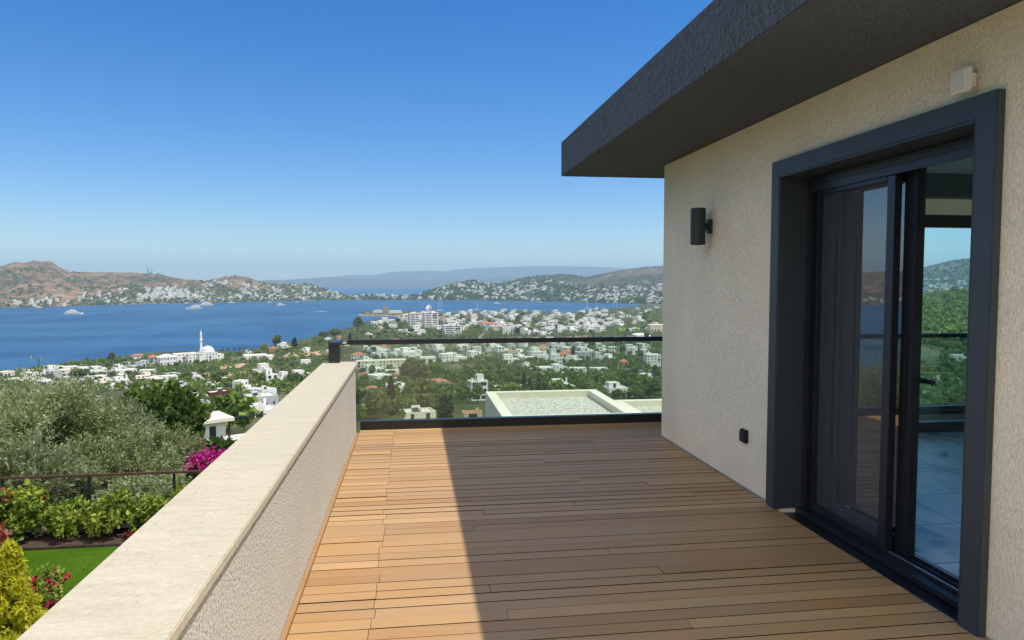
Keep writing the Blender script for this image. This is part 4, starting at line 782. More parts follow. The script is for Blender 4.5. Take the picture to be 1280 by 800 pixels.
# the half open white house beside the parapet
q, w, d, h, rz, s = spot(277, 556, 52, 30, 18, .6); hh = thing('half_open_house', 'half open white house with cream roof slab, red brown posts and roof terrace', 'house', (q[0], q[1], q[2]), rz)
W2_, D2, H2 = 5.6, 4.2, 3.0
MB().box(-W2_, -.2, -D2 / 2, -D2 / 2 + .2, 0, H2).box(-W2_, -W2_ + .2, -D2 / 2 + .201, D2 / 2, 0, H2).box(-W2_ + .201, -.2, D2 / 2 - .2, D2 / 2, 0, H2).box(-.4, -.2, -D2 / 2 + .201, D2 / 2 - .201, 0, H2).box(-W2_, 5, -D2 / 2, D2 / 2 + 2, -4.5, -.01).build('wall', M['white'], hh)
MB().box(-W2_ - .5, .6, -D2 / 2 - .6, D2 / 2 + .4, H2 + .002, H2 + .42).build('roof', M['offwhite'], hh, bevel=.03)
for x in (-4.9, -3.9, -1.6): MB().box(x - .35, x + .35, -D2 / 2 - .03, -D2 / 2 + .05, .1, 2.6).build('window', M['pane'], hh)
for x, y_ in ((.25, -1.9), (.25, .2), (.25, 1.8)): MB().box(x - .1, x + .1, y_ - .1, y_ + .1, 0, H2).build('post', M['wood_post'], hh)
MB().box(.7, 5.2, -D2 / 2 - .3, D2 / 2, -.008, .22).build('terrace', M['offwhite'], hh)
rr = MB()
for z in (.65, 1.1): rr.tube([(.8, -D2 / 2, z), (5.1, -D2 / 2, z)], .03, 6)
for i in range(6): rr.tube([(.8 + i * .86, -D2 / 2, .22), (.8 + i * .86, -D2 / 2, 1.1)], .03, 6)
rr.build('terrace_railing', M['alu_dark'], hh)
pg = MB().box(4.7, 4.9, -1.8, -1.6, .22, 3.1).box(.8, 4.9, -1.8, -1.6, 3.101, 3.2).build('pergola_frame', M['alu_dark'], hh)
sdm = thing('satellite_dish', 'white satellite dish below the half open white house', 'satellite dish', (0, 0, 0)); a_ = hh.matrix_basis @ Vector((-2.6, -D2 / 2 - .45, .35)); sdm.location = a_; sdm.rotation_euler = (R(70), 0, rz)
MB().lathe([(.05, .0), (.35, .04), (.62, .16), (.62, .18), (.33, .07), (.03, .03)], seg=20).build('dish', M['white_plastic'], sdm, smooth=True); MB().tube([(0, 0, 0), (0, .1, -.2), (0, -.35, -.35)], .03, 6).build('mount', M['steel'], sdm)
# yellow awnings and magenta awning hang on their shops
for i, (px, lab) in enumerate(((475, 'left yellow awning on the row of cream shops'), (486, 'right yellow awning on the row of cream shops'))):
    p, r = hit(px, 460.5); s = mpp(p); o = MB().add([(-4.2 * s, -1.6, 1.5), (4.2 * s, -1.6, 1.5), (4.2 * s, .6, 3.0), (-4.2 * s, .6, 3.0), (-4.2 * s, -1.6, 1.35), (4.2 * s, -1.6, 1.35), (4.2 * s, .6, 2.85), (-4.2 * s, .6, 2.85)], [(0, 1, 2, 3), (4, 7, 6, 5), (0, 4, 5, 1), (1, 5, 6, 2), (2, 6, 7, 3), (3, 7, 4, 0)]).build('awning', M['yellow'])
    o.location = (p[0], p[1] - 1.5, p[2]); tag(o, lab, 'awning', 'yellow shop awnings')
p, r = hit(709, 488.5); s = mpp(p); o = MB().prism([(-1.6, .9), (.4, 2.6), (.4, 2.75), (-1.6, 1.05)], 0, -6 * s, 6 * s).build('awning', M['magenta_sign']); o.location = (p[0], p[1] - .6, p[2]); tag(o, 'magenta awning on the pale blue and white house over the gravel roof', 'awning')
p, r = hit(256, 502.5); s = mpp(p); o = MB().prism([(-1.2, 0), (1.0, 0), (.4, 2.0), (-.3, 2.3)], 0, -1.2, 1.2).build('tarp', M['blue'], bevel=.1); o.location = p; tag(o, 'bright blue tarp beside the red brown house', 'tarp')

# ------------------------------------------------------------------ mosque and the waterfront beside it
q, w, d, h, rz, s = spot(258, 452, 30, 15, 18, .9); mq = thing('mosque', 'white mosque with grey dome and one slender minaret at the water', 'mosque', tuple(q), rz)
wl, rf = MB(), MB(); bk = block(wl, rf, 0, 0, 18, 15, 8.5, random.Random(2), par=.5); bk += block(wl, rf, -13.2, 1, 8, 10, 9.0, random.Random(3)); bk += block(wl, rf, 12.8, 0, 7, 9, 6.2, random.Random(4))
wl.build('wall', M['white'], mq); rf.build('roof', M['pale_roof'], mq)
for qd, n_ in bk:
    a = np.array(qd); c = a.mean(0); MB().add([tuple(x) for x in a] + [tuple(x + np.array(n_) * .05) for x in (a - c) * .9 + c], [(4, 5, 6, 7), (0, 1, 5, 4), (1, 2, 6, 5), (2, 3, 7, 6), (3, 0, 4, 7)]).build('window', M['pane'], mq)
MB().lathe([(6.9, 8.6), (6.9, 10.4), (6.3, 10.5)] + [(6.3 * math.cos(a), 10.5 + 5.0 * math.sin(a)) for a in np.linspace(.05, 1.5, 12)] + [(.12, 15.6), (.1, 17.2)], (1.5, 0, 0), 28).build('dome', M['dome'], mq, smooth=True)
MB().lathe([(1.7, 8), (1.7, 11), (1.15, 12.5), (1.1, 20.5), (1.75, 21.3), (1.75, 22.3), (1.0, 22.4), (.95, 27), (1.1, 27.1), (.05, 32.5)], (-3.6, 4, 0), 16).build('minaret', M['white'], mq, smooth=False)
house_px('waterfront house in blue grey with a small red roof', 191, 455, 12, 11, 'hip', 'blue', 20, .9)
q, w, d, h, rz, s = spot(208, 456, 22, 14, 18, .8); wr = thing('waterfront_restaurant', 'white waterfront building with pyramid roof left of the mosque', 'restaurant', tuple(q), rz)
wl, rf = MB(), MB(); bk = block(wl, rf, 0, 0, 15, 11, 7.2, random.Random(12), par=.1); wl.build('wall', M['white'], wr); r2 = MB(); hip(r2, 0, 0, 15, 11, 7.6, 2.6, .5); r2.build('roof', M['white'], wr)
for qd, n_ in bk:
    a = np.array(qd); c = a.mean(0); MB().add([tuple(x) for x in a] + [tuple(x + np.array(n_) * .05) for x in (a - c) * .9 + c], [(4, 5, 6, 7), (0, 1, 5, 4), (1, 2, 6, 5), (2, 3, 7, 6), (3, 0, 4, 7)]).build('window', M['pane'], wr)
o = house_px('long white waterfront building with a dark red verandah', 226, 453, 20, 11, 'flat', 'white', 14, .6)
house_px('white waterfront house with arched windows touching the mosque', 239, 453, 12, 11, 'flat', 'white', 18, .9)

# ------------------------------------------------------------------ fields, track, pitches
def sheet(name, pts, mat, lab, dz=.35, kind='structure', n=14):
    """a field draped over the ground inside four photo corners (real ground positions)"""
    c = [hit(*p)[0][:2] for p in pts]; P = np.zeros((n, n, 3))
    for i in range(n):
        for j in range(n):
            u, v_ = i / (n - 1), j / (n - 1); q = (c[0] * (1 - u) + c[1] * u) * (1 - v_) + (c[3] * (1 - u) + c[2] * u) * v_; P[i, j] = (q[0], q[1], float(ground(q[0], q[1])) + dz)
    return tag(link(name, grid_mesh(name, P), mat), lab, None, None, kind)
sheet('field', [(254, 476), (300, 475), (308, 465), (250, 466)], M['field_dry'], 'bare ochre field below the mosque')
sheet('field', [(272, 462), (300, 460), (312, 454), (280, 455)], M['field_dry'], 'sandy clearing right of the mosque')
sheet('field', [(352, 447), (408, 444), (404, 439), (362, 441)], M['field_dry'], 'dry strip field near the shore')
sheet('pitch', [(766, 414), (800, 413.5), (800, 409), (770, 409.5)], M['field_green'], 'green sports pitch left of the warehouse hall')
sheet('pitch', [(782, 466.5), (850, 467), (850, 462), (786, 461.5)], M['field_green'], 'bright green pitch behind a grey wall near the house wall')
def road(pts, wid, lab, mat='road', dz=.25):
    w = [hit(*p)[0][:2] for p in pts]; P = []
    for a, b_ in zip(w[:-1], w[1:]):
        for t in np.linspace(0, 1, 14):
            q = a * (1 - t) + b_ * t; n_ = np.array([-(b_ - a)[1], (b_ - a)[0]]); n_ /= np.linalg.norm(n_) + 1e-9
            P.append([(q + n_ * wid / 2), (q - n_ * wid / 2)])
    P = np.array(P); Z = ground(P[..., 0], P[..., 1]) + dz; return tag(link('road', grid_mesh('road', np.concatenate([P, Z[..., None]], -1)), M[mat]), lab, None, None, 'structure')
road([(472, 472), (500, 465), (520, 460)], 6, 'pale lane beside the row of shops')
road([(505, 483), (580, 484), (640, 484), (700, 492)], 4, 'narrow lane through the orchard')
road([(756, 472), (770, 466), (782, 460)], 5, 'sandy track beside the green pitch', 'field_dry')
road([(470, 427), (540, 431), (640, 427), (740, 430), (826, 424)], 8, 'pale street running through the town below the handrail')
road([(600, 452), (612, 438), (600, 424), (610, 408), (640, 398)], 7, 'street climbing from the orchard into the far town')
road([(182, 492), (192, 512), (205, 530)], 4, 'pale steps and lane between the olive trees', 'field_dry')
gw = [hit(x, y_)[0] for x, y_ in ((780, 469), (812, 470), (850, 471))]; b = MB()
for a, c in zip(gw[:-1], gw[1:]):
    u = (c - a)[:2] / np.linalg.norm((c - a)[:2]); n_ = np.array([-u[1], u[0]]) * .15; z0, z1 = min(a[2], c[2]) - 1, max(a[2], c[2]) + 4.2
    b.add([(a[0] - n_[0], a[1] - n_[1], z0), (c[0] - n_[0], c[1] - n_[1], z0), (c[0] + n_[0], c[1] + n_[1], z0), (a[0] + n_[0], a[1] + n_[1], z0), (a[0] - n_[0], a[1] - n_[1], z1), (c[0] - n_[0], c[1] - n_[1], z1), (c[0] + n_[0], c[1] + n_[1], z1), (a[0] + n_[0], a[1] + n_[1], z1)], [(0, 3, 2, 1), (4, 5, 6, 7), (0, 1, 5, 4), (1, 2, 6, 5), (2, 3, 7, 6), (3, 0, 4, 7)])
tag(b.build('retaining_wall', M['greyw']), 'grey retaining wall in front of the bright green pitch', 'wall')
q = hit(800, 421)[0]; s = mpp(q); dm = MB().lathe([(13 * s, 0), (13 * s, 1.2)] + [(13 * s * math.cos(a), 1.2 + 3.6 * s * math.sin(a)) for a in np.linspace(.1, 1.5, 9)], seg=24).build('tent_hall', M['white'], smooth=True); dm.location = q; tag(dm, 'low white domed tent hall just above the handrail at right', 'tent hall')

# ------------------------------------------------------------------ trees
def tree_proto(kind, v):
    k_, n_, sz = {'round': (95, 16, .155), 'wide': (110, 16, .145), 'pine': (80, 18, .15), 'cypress': (120, 12, .075), 'bush': (60, 16, .24)}[kind]
    if kind == 'cypress':
        zz = rng.random(k_) ** .9; rr = .13 * np.sin(np.clip(zz * .92 + .10, 0, 1) * math.pi) ** .6 * rng.uniform(.6, 1, k_); an = rng.uniform(0, 6.28, k_)
        cen = np.stack([rr * np.cos(an), rr * np.sin(an), .04 + zz * .93], 1); Q = leaf_quads(cen, n_, sz, .5, np.stack([np.full(k_, .035), np.full(k_, .035), np.full(k_, .06)], 1), up=2)
    else:
        rx, rz, z0 = {'round': (.42, .40, .58), 'wide': (.58, .34, .62), 'pine': (.46, .26, .72), 'bush': (.6, .46, .45)}[kind]
        cen = crown_clusters(k_, rx, rz, z0, .55); Q = leaf_quads(cen, n_, sz, .62, np.full((k_, 3), rx * .20), up=.4)
    return quads_mesh('crown', Q), trunk_mb(.35, .028 if kind != 'cypress' else .02, 4 if kind != 'cypress' else 0, .25, .7, random.Random(v)).mesh('trunk', smooth=True)
PROT = {(k, m): [] for k in ('round', 'wide', 'pine', 'cypress', 'bush') for m in ('leaf_mid', 'leaf_dark', 'leaf_olivey', 'leaf_cyp')}
MESHES = {}
def tree(label, p, h, wd=None, kind='round', mat='leaf_mid', group=None, name='leafy_tree', cat='tree', rs=None):
    rs = rs or random.Random(int(p[0] * 3 + p[1] * 5)); v = rs.randint(0, 2); key = (kind, mat, v)
    if key not in MESHES:
        c, t_ = tree_proto(kind, v); c.materials.append(M[mat]); t_.materials.append(M['bark']); MESHES[key] = (c, t_)
    c, t_ = MESHES[key]; t = thing(name, label, cat, (p[0], p[1], p[2]), rs.uniform(0, 6.28), group)
    base = {'round': .84, 'wide': 1.16, 'pine': .92, 'cypress': .26, 'bush': 1.2}[kind]; sx = (wd / base) if wd else h; t.scale = (sx, sx * rs.uniform(.9, 1.1), h)
    link('crown', c, None, t); link('trunk', t_, None, t); PLACED.append((p[0], p[1], (wd or h * base) * .35)); return t
def tree_px(label, px, py, hpx, wpx, kind='round', mat='leaf_mid', name='leafy_tree', cat='tree', group=None):
    p, r = hit(px, py); s = mpp(p); return tree(label, p, hpx * s, wpx * s, kind, mat, group, name, cat)
tree_px('tall dark cypress standing out in the valley behind the glass', 489, 520, 50, 10, 'cypress', 'leaf_cyp', 'cypress_tree', 'cypress')
tree_px('dark pointed conifer just above the railing base left of the gravel roof', 556, 530, 36, 20, 'cypress', 'leaf_cyp', 'conifer_tree', 'conifer')
tree_px('light green leafy tree left of the tall cypress', 470, 526, 42, 30, 'round', 'leaf_olivey')
tree_px('light green tree between cypress and pointed conifer', 535, 520, 28, 34, 'round', 'leaf_olivey')
tree_px('small spindly tree in front of the cream terrace house', 503, 529, 20, 9, 'round', 'leaf_mid')
tree_px('big brownish green tree above the terracotta villa', 518, 483, 34, 36, 'round', 'leaf_olivey')
tree_px('dark round tree right of the big brownish tree', 545, 474, 22, 22, 'round', 'leaf_mid')
for px, py, hp_, lab in ((655, 492, 27, 'left slender cypress rising above the gravel roof'), (662, 492, 20, 'right slender cypress rising above the gravel roof'), (745, 486, 17, 'slender cypress in the orchard left of the white villa'), (716, 450, 16, 'dark cypress below the handrail among white houses')): tree_px(lab, px, py, hp_, 5, 'cypress', 'leaf_cyp', 'cypress_tree', 'cypress')
tree_px('single round eucalyptus at the shore in front of the water', 345, 437, 18, 15, 'round', 'leaf_olivey'); tree_px('large round eucalyptus by the cove left of the railing', 448, 414, 18, 17, 'round', 'leaf_olivey')
tree_px('dark spruce at the shore right of the round eucalyptus', 368.5, 437, 15, 7, 'cypress', 'leaf_cyp', 'conifer_tree', 'conifer'); tree_px('broad pine left part of the pair behind the railing corner', 405, 428, 15, 14, 'wide', 'leaf_olivey', 'pine_tree', 'pine'); tree_px('broad pine right part of the pair behind the railing corner', 419, 426, 16, 15, 'wide', 'leaf_olivey', 'pine_tree', 'pine')
tree_px('dark pine on the shore left of the fields', 330, 441, 12, 11, 'round', 'leaf_mid'); tree_px('dark cypress at the railing corner by white houses', 437.5, 425, 9, 4, 'cypress', 'leaf_cyp', 'cypress_tree', 'cypress')
tree_px('tall grey green tree in front of the water left of the red roofed cottage', 139, 456, 17, 10, 'round', 'leaf_olivey'); tree_px('round tree right next to the tall grey green shore tree', 129, 457, 9, 10, 'round', 'leaf_mid'); tree_px('bushy tree on the shore right of the tall grey green tree', 155, 456, 9, 12, 'round', 'leaf_mid')
tree_px('bright green round tree between the white village houses', 98, 479, 19, 24, 'wide', 'leaf_mid'); tree_px('dull round tree in the middle of the village roofs', 142, 476, 12, 16, 'round', 'leaf_olivey'); tree_px('dark round tree between two white houses beside the coping', 323, 494, 13, 20, 'wide', 'leaf_dark'); tree_px('reddish dark bush below the two part house', 313, 498, 10, 12, 'bush', 'leaf_olivey'); tree_px('dark tree clump touching the coping right of the white cluster', 370, 484, 17, 24, 'wide', 'leaf_dark')
tree_px('leafy tree left of the white stepped cluster', 328, 482, 16, 14, 'round', 'leaf_mid')
def palm(label, p, h, group, rs):
    t = thing('palm_tree', label, 'palm tree', tuple(p), rs.uniform(0, 6), group); b = MB(); b.tube([(0, 0, -.5), (.1, .05, h * .45), (.05, 0, h * .8)], [.32, .24, .2], 7); b.build('trunk', M['bark'], t); Q = []
    for i in range(26):
        a = rs.uniform(0, 6.28); e = rs.uniform(-.3, 1.2); Lf = h * .30; prev = np.array([.05, 0, h * .8])
        for j in range(4):
            e2 = e - j * .42; dvec = np.array([math.cos(a) * math.cos(e2), math.sin(a) * math.cos(e2), math.sin(e2)]); nx = prev + dvec * Lf / 4; sd = np.array([-math.sin(a), math.cos(a), 0]) * (.30 - .05 * j); Q.append([prev - sd, prev + sd, nx + sd * .8, nx - sd * .8]); prev = nx
    link('crown', quads_mesh('crown', np.array(Q)), M['palm'], t); return t
rs = random.Random(9)
for i, (px, py, hp_) in enumerate(((278, 447, 13), (285.5, 447, 13), (293, 447, 14), (299.5, 446, 13), (306.5, 446, 14))):
    p, r = hit(px, py); palm(['first', 'second', 'middle', 'fourth', 'last'][i] + ' palm in the row right of the mosque counted from the dome', p, hp_ * mpp(p), 'palm row beside the mosque', rs)
for px, py, hp_, lab in ((110, 460, 15, 'tall lone palm on the left shore behind white roofs'), (58, 469, 12, 'palm at the left shore above the olive crown'), (76, 467, 10, 'short palm right of the left shore palm'), (118, 462, 11, 'thin palm next to the tall lone palm'), (40, 471, 9, 'small palm near the left edge of the shore'), (270, 482, 12, 'palm in front of the ochre field'), (785, 492, 16, 'spreading palm beside the white stepped villa')):
    p, r = hit(px, py); palm(lab, p, hp_ * mpp(p), None, rs)
def scatter_trees(poly, n, hm, kinds, mats, label, group, name='leafy_tree', gap=.6):
    xs = [p[0] for p in poly]; ys = [p[1] for p in poly]; got = 0
    for _ in range(n * 30):
        if got >= n: break
        px = rnd.uniform(min(xs), max(xs)); py = rnd.uniform(min(ys), max(ys))
        if not inpoly(px, py, poly): continue
        h = hit(px, py)
        if h is None: continue
        p, r = h; ht = rnd.uniform(*hm)
        if poly_sd(p[0], p[1], LANDPOLY) < 4 or any((p[0] - a) ** 2 + (p[1] - b) ** 2 < (c + ht * .3) ** 2 * gap for a, b, c in PLACED): continue
        k = rnd.choice(kinds); tree(f'{ {"round": "round", "wide": "spreading", "bush": "bushy low", "pine": "flat topped", "cypress": "pointed"}[k]} green tree {label}', p, ht, None, k, rnd.choice(mats), group, name, 'tree', rnd); got += 1
GM = ['leaf_mid', 'leaf_mid', 'leaf_dark', 'leaf_olivey']
scatter_trees([(446, 465), (826, 458), (826, 500), (700, 505), (590, 505), (446, 528)], 80, (5, 9), ['round', 'wide', 'round'], GM, 'in the orchard behind the glass', 'orchard trees behind the glass')
scatter_trees([(446, 424), (826, 420), (826, 455), (446, 460)], 45, (6, 10), ['round', 'wide'], GM, 'between the houses under the handrail', 'trees between houses under the handrail')
scatter_trees([(446, 408), (500, 400), (770, 390), (826, 384), (826, 418), (446, 424)], 62, (7, 13), ['round', 'wide', 'pine'], GM, 'in the far town above the handrail', 'trees in the far town')
scatter_trees([(150, 462), (300, 448), (420, 425), (430, 450), (360, 490), (260, 490), (160, 485)], 48, (4, 8), ['round', 'wide', 'bush'], GM, 'on the plain around the mosque', 'trees on the plain around the mosque')
scatter_trees([(2, 474), (130, 458), (190, 452), (190, 485), (60, 490)], 26, (4, 8), ['round', 'bush'], GM, 'in the shore village', 'trees of the shore village')
scatter_trees([(180, 488), (330, 505), (300, 545), (190, 540)], 14, (4, 7), ['round', 'bush'], GM, 'below the red brown house', 'trees below the red brown house')
# woods and scrub that read as one mass
def wood(name, polys, label, mat, hm=(3.5, 7), nq=26):
    Q = []
    for poly, n in polys:
        xs = [p[0] for p in poly]; ys = [p[1] for p in poly]; got = 0
        for _ in range(n * 6):
            if got >= n: break
            px = rng.uniform(min(xs), max(xs)); py = rng.uniform(min(ys), max(ys))
            if not inpoly(px, py, poly): continue
            d = hit(px, py)
            if d is None: continue
            p = d[0]
            if poly_sd(p[0], p[1], LANDPOLY) < 3: continue
            hgt = rng.uniform(*hm)
            if any((p[0] - a) ** 2 + (p[1] - b) ** 2 < (c * .85 + hgt * .15) ** 2 for a, b, c in PLACED): continue
            k = 8; cen = crown_clusters(k, hgt * .5, hgt * .42, hgt * .5, .5) + p; Q.append(leaf_quads(cen, nq * 2 // 8 + 2, hgt * .24, .7, np.full((k, 3), hgt * .2))); got += 1
    return tag(link(name, quads_mesh(name, np.concatenate(Q)), M[mat]), label, 'woodland', None, 'stuff')
wood('orchard', [([(446, 470), (540, 470), (620, 457), (740, 458), (740, 485), (620, 500), (446, 530)], 620), ([(700, 455), (826, 450), (826, 500), (740, 505)], 300), ([(446, 424), (826, 420), (826, 456), (446, 462)], 620), ([(1150, 420), (1230, 420), (1230, 520), (1150, 520)], 160)], 'dense orchard and woodland filling the valley', 'leaf_mid')
wood('scrub', [([(150, 465), (240, 458), (430, 428), (430, 455), (360, 495), (300, 500), (160, 490)], 700), ([(40, 463), (110, 454), (190, 448), (190, 456), (110, 462), (40, 470)], 130), ([(260, 445), (330, 441), (440, 412), (440, 424), (340, 446), (265, 450)], 130), ([(0, 474), (130, 460), (190, 455), (190, 490), (0, 490)], 190), ([(440, 412), (500, 400), (560, 392), (826, 384), (826, 419), (440, 424)], 2100), ([(180, 490), (330, 500), (300, 548), (190, 545)], 90), ([(-350, 500), (0, 478), (0, 520), (-350, 540)], 90)], 'mixed scrub and hedges of the coastal plain', 'leaf_mid', (3, 6.5))
wood('hillside_wood', [([(1140, 362), (1240, 358), (1240, 430), (1140, 430)], 420)], 'wooded slope seen through the end window of the room', 'leaf_mid', (6, 11))

# ------------------------------------------------------------------ far hillside towns, too many to count
def hill_pts(name, px_rng, t_rng, n, fn=None):
    pxs, ts, P = HILLS[name]; out = []
    for _ in range(n * 8):
        if len(out) >= n: break
        px = rng.uniform(*px_rng); t = t_rng[0] + (t_rng[1] - t_rng[0]) * rng.random() ** 1.2
        if fn and not fn(px, t): continue
        i = np.interp(px, pxs, np.arange(len(pxs))); j = np.interp(t, ts, np.arange(len(ts))); a, b_ = min(int(i), len(pxs) - 2), min(int(j), len(ts) - 2); fi, fj = i - a, j - b_
        out.append((P[a, b_] * (1 - fi) + P[a + 1, b_] * fi) * (1 - fj) + (P[a, b_ + 1] * (1 - fi) + P[a + 1, b_ + 1] * fi) * fj)
    return out
def clump(px, t, s, th): return mn.noise(Vector((px * s, t * 4, 3.3))) > th
def far_houses(pts, label, wm=(7, 15), hm=(3.5, 7)):
    m = MB()
    for p in pts:
        w, d, h = rng.uniform(*wm), rng.uniform(8, 13), rng.uniform(*hm); a = rng.uniform(.05, .8) - math.atan2(p[0], p[1]); c, s_ = math.cos(a), math.sin(a)
        for (ox, oy, ww, dd, hh_) in ((0, 0, w, d, h), (w * .3, -d * .2, w * .5, d * .7, h * 1.5)):
            q = [(ox + sx * ww / 2, oy + sy * dd / 2) for sx, sy in ((-1, -1), (1, -1), (1, 1), (-1, 1))]; q = [(p[0] + x * c - y_ * s_, p[1] + x * s_ + y_ * c) for x, y_ in q]
            m.add([(x, y_, p[2] - 4) for x, y_ in q] + [(x, y_, p[2] + hh_) for x, y_ in q], [(0, 1, 5, 4), (1, 2, 6, 5), (2, 3, 7, 6), (3, 0, 4, 7)], 0); n0 = len(m.v) - 4; m.f.append((n0, n0 + 1, n0 + 2, n0 + 3)); m.m.append(1)
            zc = p[2] + hh_ * .45; k = [q[0], q[1]]; e = [(k[0][0] * (1 - t) + k[1][0] * t, k[0][1] * (1 - t) + k[1][1] * t) for t in (.2, .8)]; nx, ny_ = math.sin(a) * .3, -math.cos(a) * .3
            m.add([(e[0][0] + nx, e[0][1] + ny_, zc), (e[1][0] + nx, e[1][1] + ny_, zc), (e[1][0] + nx, e[1][1] + ny_, zc + 1.6), (e[0][0] + nx, e[0][1] + ny_, zc + 1.6)], [(0, 1, 2, 3)], 2)
    me = bpy.data.meshes.new('far_houses'); me.from_pydata(m.v, [], m.f); me.polygons.foreach_set('material_index', m.m); return tag(link('far_houses', me, [M['white'], M['pale_roof'], M['pane']]), label, 'houses', None, 'stuff')
far_houses(hill_pts('left_hill', (172, 256), (.10, .62), 170, lambda x, t: t < .58 - abs(x - 212) / 100) + hill_pts('left_hill', (252, 440), (.04, .75), 240, lambda x, t: clump(x, t, .09, -.15)) + hill_pts('left_hill', (95, 260), (.02, .34), 70, lambda x, t: clump(x, t, .15, .05)) + hill_pts('left_hill', (14, 90), (.01, .10), 22) + hill_pts('left_hill', (-500, 0), (.02, .2), 60), 'white holiday houses scattered over the brown headland across the bay', (6, 11))
far_houses(hill_pts('town_hill', (430, 850), (.03, .97), 560, lambda x, t: clump(x, t, .07, -.25) and (x > 535 or (t < .6 and rng.random() < .35))) + hill_pts('dark_hill', (600, 770), (.05, .5), 50) + hill_pts('bare_hill', (720, 840), (.02, .32), 150) + hill_pts('bare_hill', (1140, 1240), (.05, .5), 120), 'countless white houses over the hillside across the inner bay')
def far_scrub(pts, label, mat, hm=(6, 13)):
    Q = []
    for p in pts:
        h = rng.uniform(*hm); Q.append(leaf_quads(np.array([[p[0], p[1], p[2] + h * .4]]), 9, h * .8, .8, np.array([[h * .7, h * .7, h * .4]])))
    return tag(link('far_scrub', quads_mesh('far_scrub', np.concatenate(Q)), M[mat]), label, 'scrub', None, 'stuff')
far_scrub(hill_pts('town_hill', (430, 850), (.0, 1.0), 1500, lambda x, t: x > 530 or (t < .5 and rng.random() < .4)) + hill_pts('bare_hill', (700, 850), (.0, .4), 420) + hill_pts('dark_hill', (600, 770), (.1, 1), 500) + hill_pts('bare_hill', (1130, 1240), (.0, .95), 700), 'dark scrub and gardens on the far hillsides', 'leaf_dark')
far_scrub(hill_pts('left_hill', (100, 440), (.0, .45), 900) + hill_pts('left_hill', (-600, 445), (.0, .10), 500) + hill_pts('left_hill', (-600, 440), (.1, 1), 900, lambda x, t: clump(x, t, .03, .0)) + hill_pts('left_hill', (325, 445), (.3, 1), 350), 'bushes along the shore and slopes of the headland', 'leaf_dark', (5, 10))

tp = []
for _ in range(6000):
    if len(tp) >= 60: break
    px, py = rng.uniform(500, 826), rng.uniform(388, 416); hh_ = hit(px, py)
    if hh_ is None or poly_sd(hh_[0][0], hh_[0][1], LANDPOLY) < 12 or (px > 770 and py < 412) or any((hh_[0][0] - a) ** 2 + (hh_[0][1] - b_) ** 2 < (c + 7) ** 2 for a, b_, c in PLACED): continue
    tp.append(hh_[0]); PLACED.append((tp[-1][0], tp[-1][1], 6))
far_houses(tp, 'smaller white houses filling the gaps of the far town', (8, 14), (4, 7.5))

# ------------------------------------------------------------------ mole, boats, masts
mp_ = [on_z(x, y_, SEA)[:2] for x, y_ in ((449, 394.6), (505, 396.0))]; b = MB(); rs = random.Random(5)
for i in range(90):
    t = rs.random(); q = mp_[0] * (1 - t) + mp_[1] * t; s_ = rs.uniform(2.5, 6); b2 = MB().lathe([(s_ * .5, -2), (s_ * .9, 0), (s_ * .6, s_ * .5), (.2, s_ * .7)], (q[0] + rs.uniform(-3, 3), q[1] + rs.uniform(-2, 10), SEA), rs.randint(5, 7)); b.add(b2.v, b2.f)
tag(b.build('boulders', M['stone']), 'rough boulders along the harbour mole', 'boulders', None, 'stuff')
def on_mole(name, label, cat, px, py, mb_, mat, **kw):
    p = hit(px, py)[0]; o = mb_.build(name, mat, **kw); o.location = p; return tag(o, label, cat)
s = mpp(hit(482, 391)[0])
on_mole('stone_tower', 'square ruined stone tower on the harbour mole', 'tower', 482, 391.5, MB().prism([(-3.2 * s, -3), (3.2 * s, -3), (2.9 * s, 7.5 * s), (1.2 * s, 7.2 * s), (.4 * s, 8.6 * s), (-2.2 * s, 8.2 * s), (-2.8 * s, 6 * s)], 1, -3.0 * s, 3.0 * s), M['stone'])
on_mole('stone_hall', 'low stone hall with gabled pale roof on the mole left of the tower', 'building', 472, 391, MB().prism([(-6 * s, -2), (6 * s, -2), (6 * s, 2.2 * s), (0, 3.9 * s), (-6 * s, 2.2 * s)], 1, -4 * s, 4 * s), M['offwhite'])
on_mole('stone_hall', 'long cream hall on the mole right of the tower', 'building', 494, 391.5, MB().prism([(-8 * s, -2), (8 * s, -2), (8 * s, 2.2 * s), (7 * s, 3.2 * s), (-7 * s, 3.2 * s), (-8 * s, 2.2 * s)], 1, -4 * s, 4 * s), M['offwhite'])
on_mole('quay_wall', 'dark quay wall along the front of the mole', 'wall', 484, 395.2, MB().box(-17 * s, 17 * s, -2, 2, -3, 1.4 * s), M['stone'])
on_mole('stone_hall', 'small ochre hut at the tip of the mole', 'building', 459, 392.5, MB().prism([(-3 * s, -2), (3 * s, -2), (3 * s, 1.3 * s), (0, 2.2 * s), (-3 * s, 1.3 * s)], 1, -3 * s, 3 * s), M['stone'])
def hull_mb(Ln, B, H, draft=.8, n=14, sheer=.25):
    b = MB(); rows = []
    for i in range(n + 1):
        t = i / n; x = (t - .5) * Ln; wv = B / 2 * (1 - max(0, (t - .45) / .55) ** 2.2) * (.82 + .18 * min(1, t * 4)); hz = H * (1 + sheer * t * t); rows += [(x, -wv * .55, -draft), (x, -wv, hz), (x, wv, hz), (x, wv * .55, -draft)]
    fs = [(i * 4 + k, i * 4 + k + 1, i * 4 + k + 5, i * 4 + k + 4) for i in range(n) for k in range(3)] + [(i * 4 + 3, i * 4, i * 4 + 4, i * 4 + 7) for i in range(n)] + [(0, 1, 2, 3), (n * 4 + 3, n * 4 + 2, n * 4 + 1, n * 4)]
    return b.add(rows, fs)
